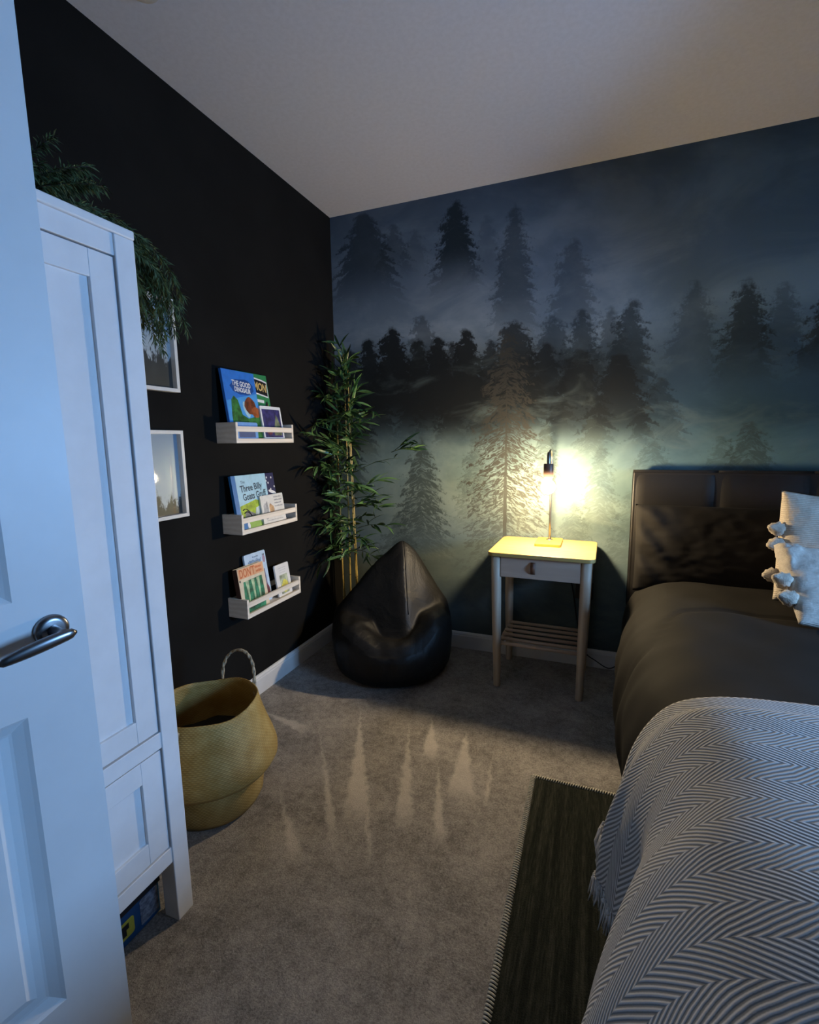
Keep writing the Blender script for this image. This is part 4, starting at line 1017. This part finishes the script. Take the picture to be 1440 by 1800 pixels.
for j in range(0, 111, 1):
    p = Vector(rows[j][150]); out = -1
    for k in range(3):
        q = p+Vector((rnd.uniform(-.003, .003), rnd.uniform(-.004, .004), .004)); L = rnd.uniform(.05, .075); sw = rnd.uniform(-.014, .008)
        fr.tube([q, q+Vector((sw*.4, rnd.uniform(-.004, .004), -L*.5)), q+Vector((sw, rnd.uniform(-.008, .008), -L))], [.0022, .0026, .0012], 5)
    if j % 4 == 0: fr.lathe([(0, -.006), (.005, -.003), (.006, 0), (.005, .003), (0, .006)], 8, (p.x-.002, p.y, p.z-.008))
c0 = Vector(rows[0][149])
for k in range(70):
    a = rnd.uniform(0, 2*PI); rr = rnd.uniform(0, .026); L = rnd.uniform(.05, .09); q = c0+Vector((-.012+rr*math.cos(a)*.5, rr*math.sin(a), rnd.uniform(-.01, .035)))
    fr.tube([q, q+Vector((-.010, rr*math.sin(a)*.5, -L*.5)), q+Vector((-.004, rr*math.sin(a), -L))], [.0030, .0032, .0014], 5)
f = ob('fringe', fr.mesh('fringe'), pm('grey_wool_fringe', (.55, .535, .52), .95, var=.2, vs=50, bst=0), thr); f['kind'] = 'stuff'

# ------------------------------------------------------------------ rug
def make_rug():
    m, g, b, tc = newmat('dark_olive_rug'); P = tc.outputs['Object']
    n1 = g.noise(g.scale(P, 30, 1.2, 1), 1.6, 5, .65); n2 = g.noise(g.scale(P, 120, 14, 10), 2, 3, .6)
    f = g.m('ADD', g.m('MULTIPLY', n1, .7), g.m('MULTIPLY', n2, .4))
    c = g.ramp(g.rng(f, .30, .80, smooth=False), [(0, (.006, .0075, .0065)), (.40, (.0165, .0190, .0150)), (.65, (.036, .038, .029)), (1, (.080, .079, .06))])
    g.put(b.inputs['Base Color'], c); b.inputs['Roughness'].default_value = .95; b.inputs['Specular IOR Level'].default_value = .1
    bump(g, b, g.m('ADD', n2, g.noise(P, 300, 3)), .8, .004)
    t = thing('rug', 'dark olive flat woven rug with pale stitched edge lying under the bed', 'rug', (1.275, -.957, .0005))
    L, W_r = 1.85, 1.55
    box('weave', 0, W_r, -L, 0, 0, .0085, m, t, .002)
    ms = pm('cream_stitching', (.66, .62, .52), .9, var=.15, vs=60, bst=0); st = MB()
    def stitch(p, along, out):
        a = Vector(along); o = Vector(out); q = Vector(p)
        st.tube([q-o*.012-a*.003+Vector((0, 0, .0092)), q-o*.004-a*.001+Vector((0, 0, .0112)), q+o*.003+a*.001+Vector((0, 0, .0092)), q+o*.0045+a*.0025+Vector((0, 0, .003))], .0022, 5)
    y = -.004
    while y > -L: stitch((0, y, 0), (0, 1, 0), (-1, 0, 0)); y -= .0078
    x = .004
    while x < .8: stitch((x, 0, 0), (1, 0, 0), (0, 1, 0)); x += .0078
    o = ob('edge_stitching', st.mesh('edge_stitching'), ms, t); o['kind'] = 'stuff'
make_rug()

# ------------------------------------------------------------------ smoke alarm on the ceiling
sa = thing('smoke_alarm', 'round white smoke alarm on the ceiling above the picture frames', 'smoke alarm', (.250, -1.405, H-.0005))
mb = MB(); mb.lathe([(0, -.034), (.030, -.034), (.044, -.028), (.052, -.014), (.053, 0), (0, 0)], 36); ob('housing', mb.mesh('housing'), pm('aged_white_plastic', (.5, .49, .48), .5, bst=0), sa)
mb = MB(); mb.lathe([(0, -.0375), (.007, -.037), (.008, -.034), (0, -.034)], 16, (.012, 0, 0)); ob('test_button', mb.mesh('test_button'), M_upvc, sa)
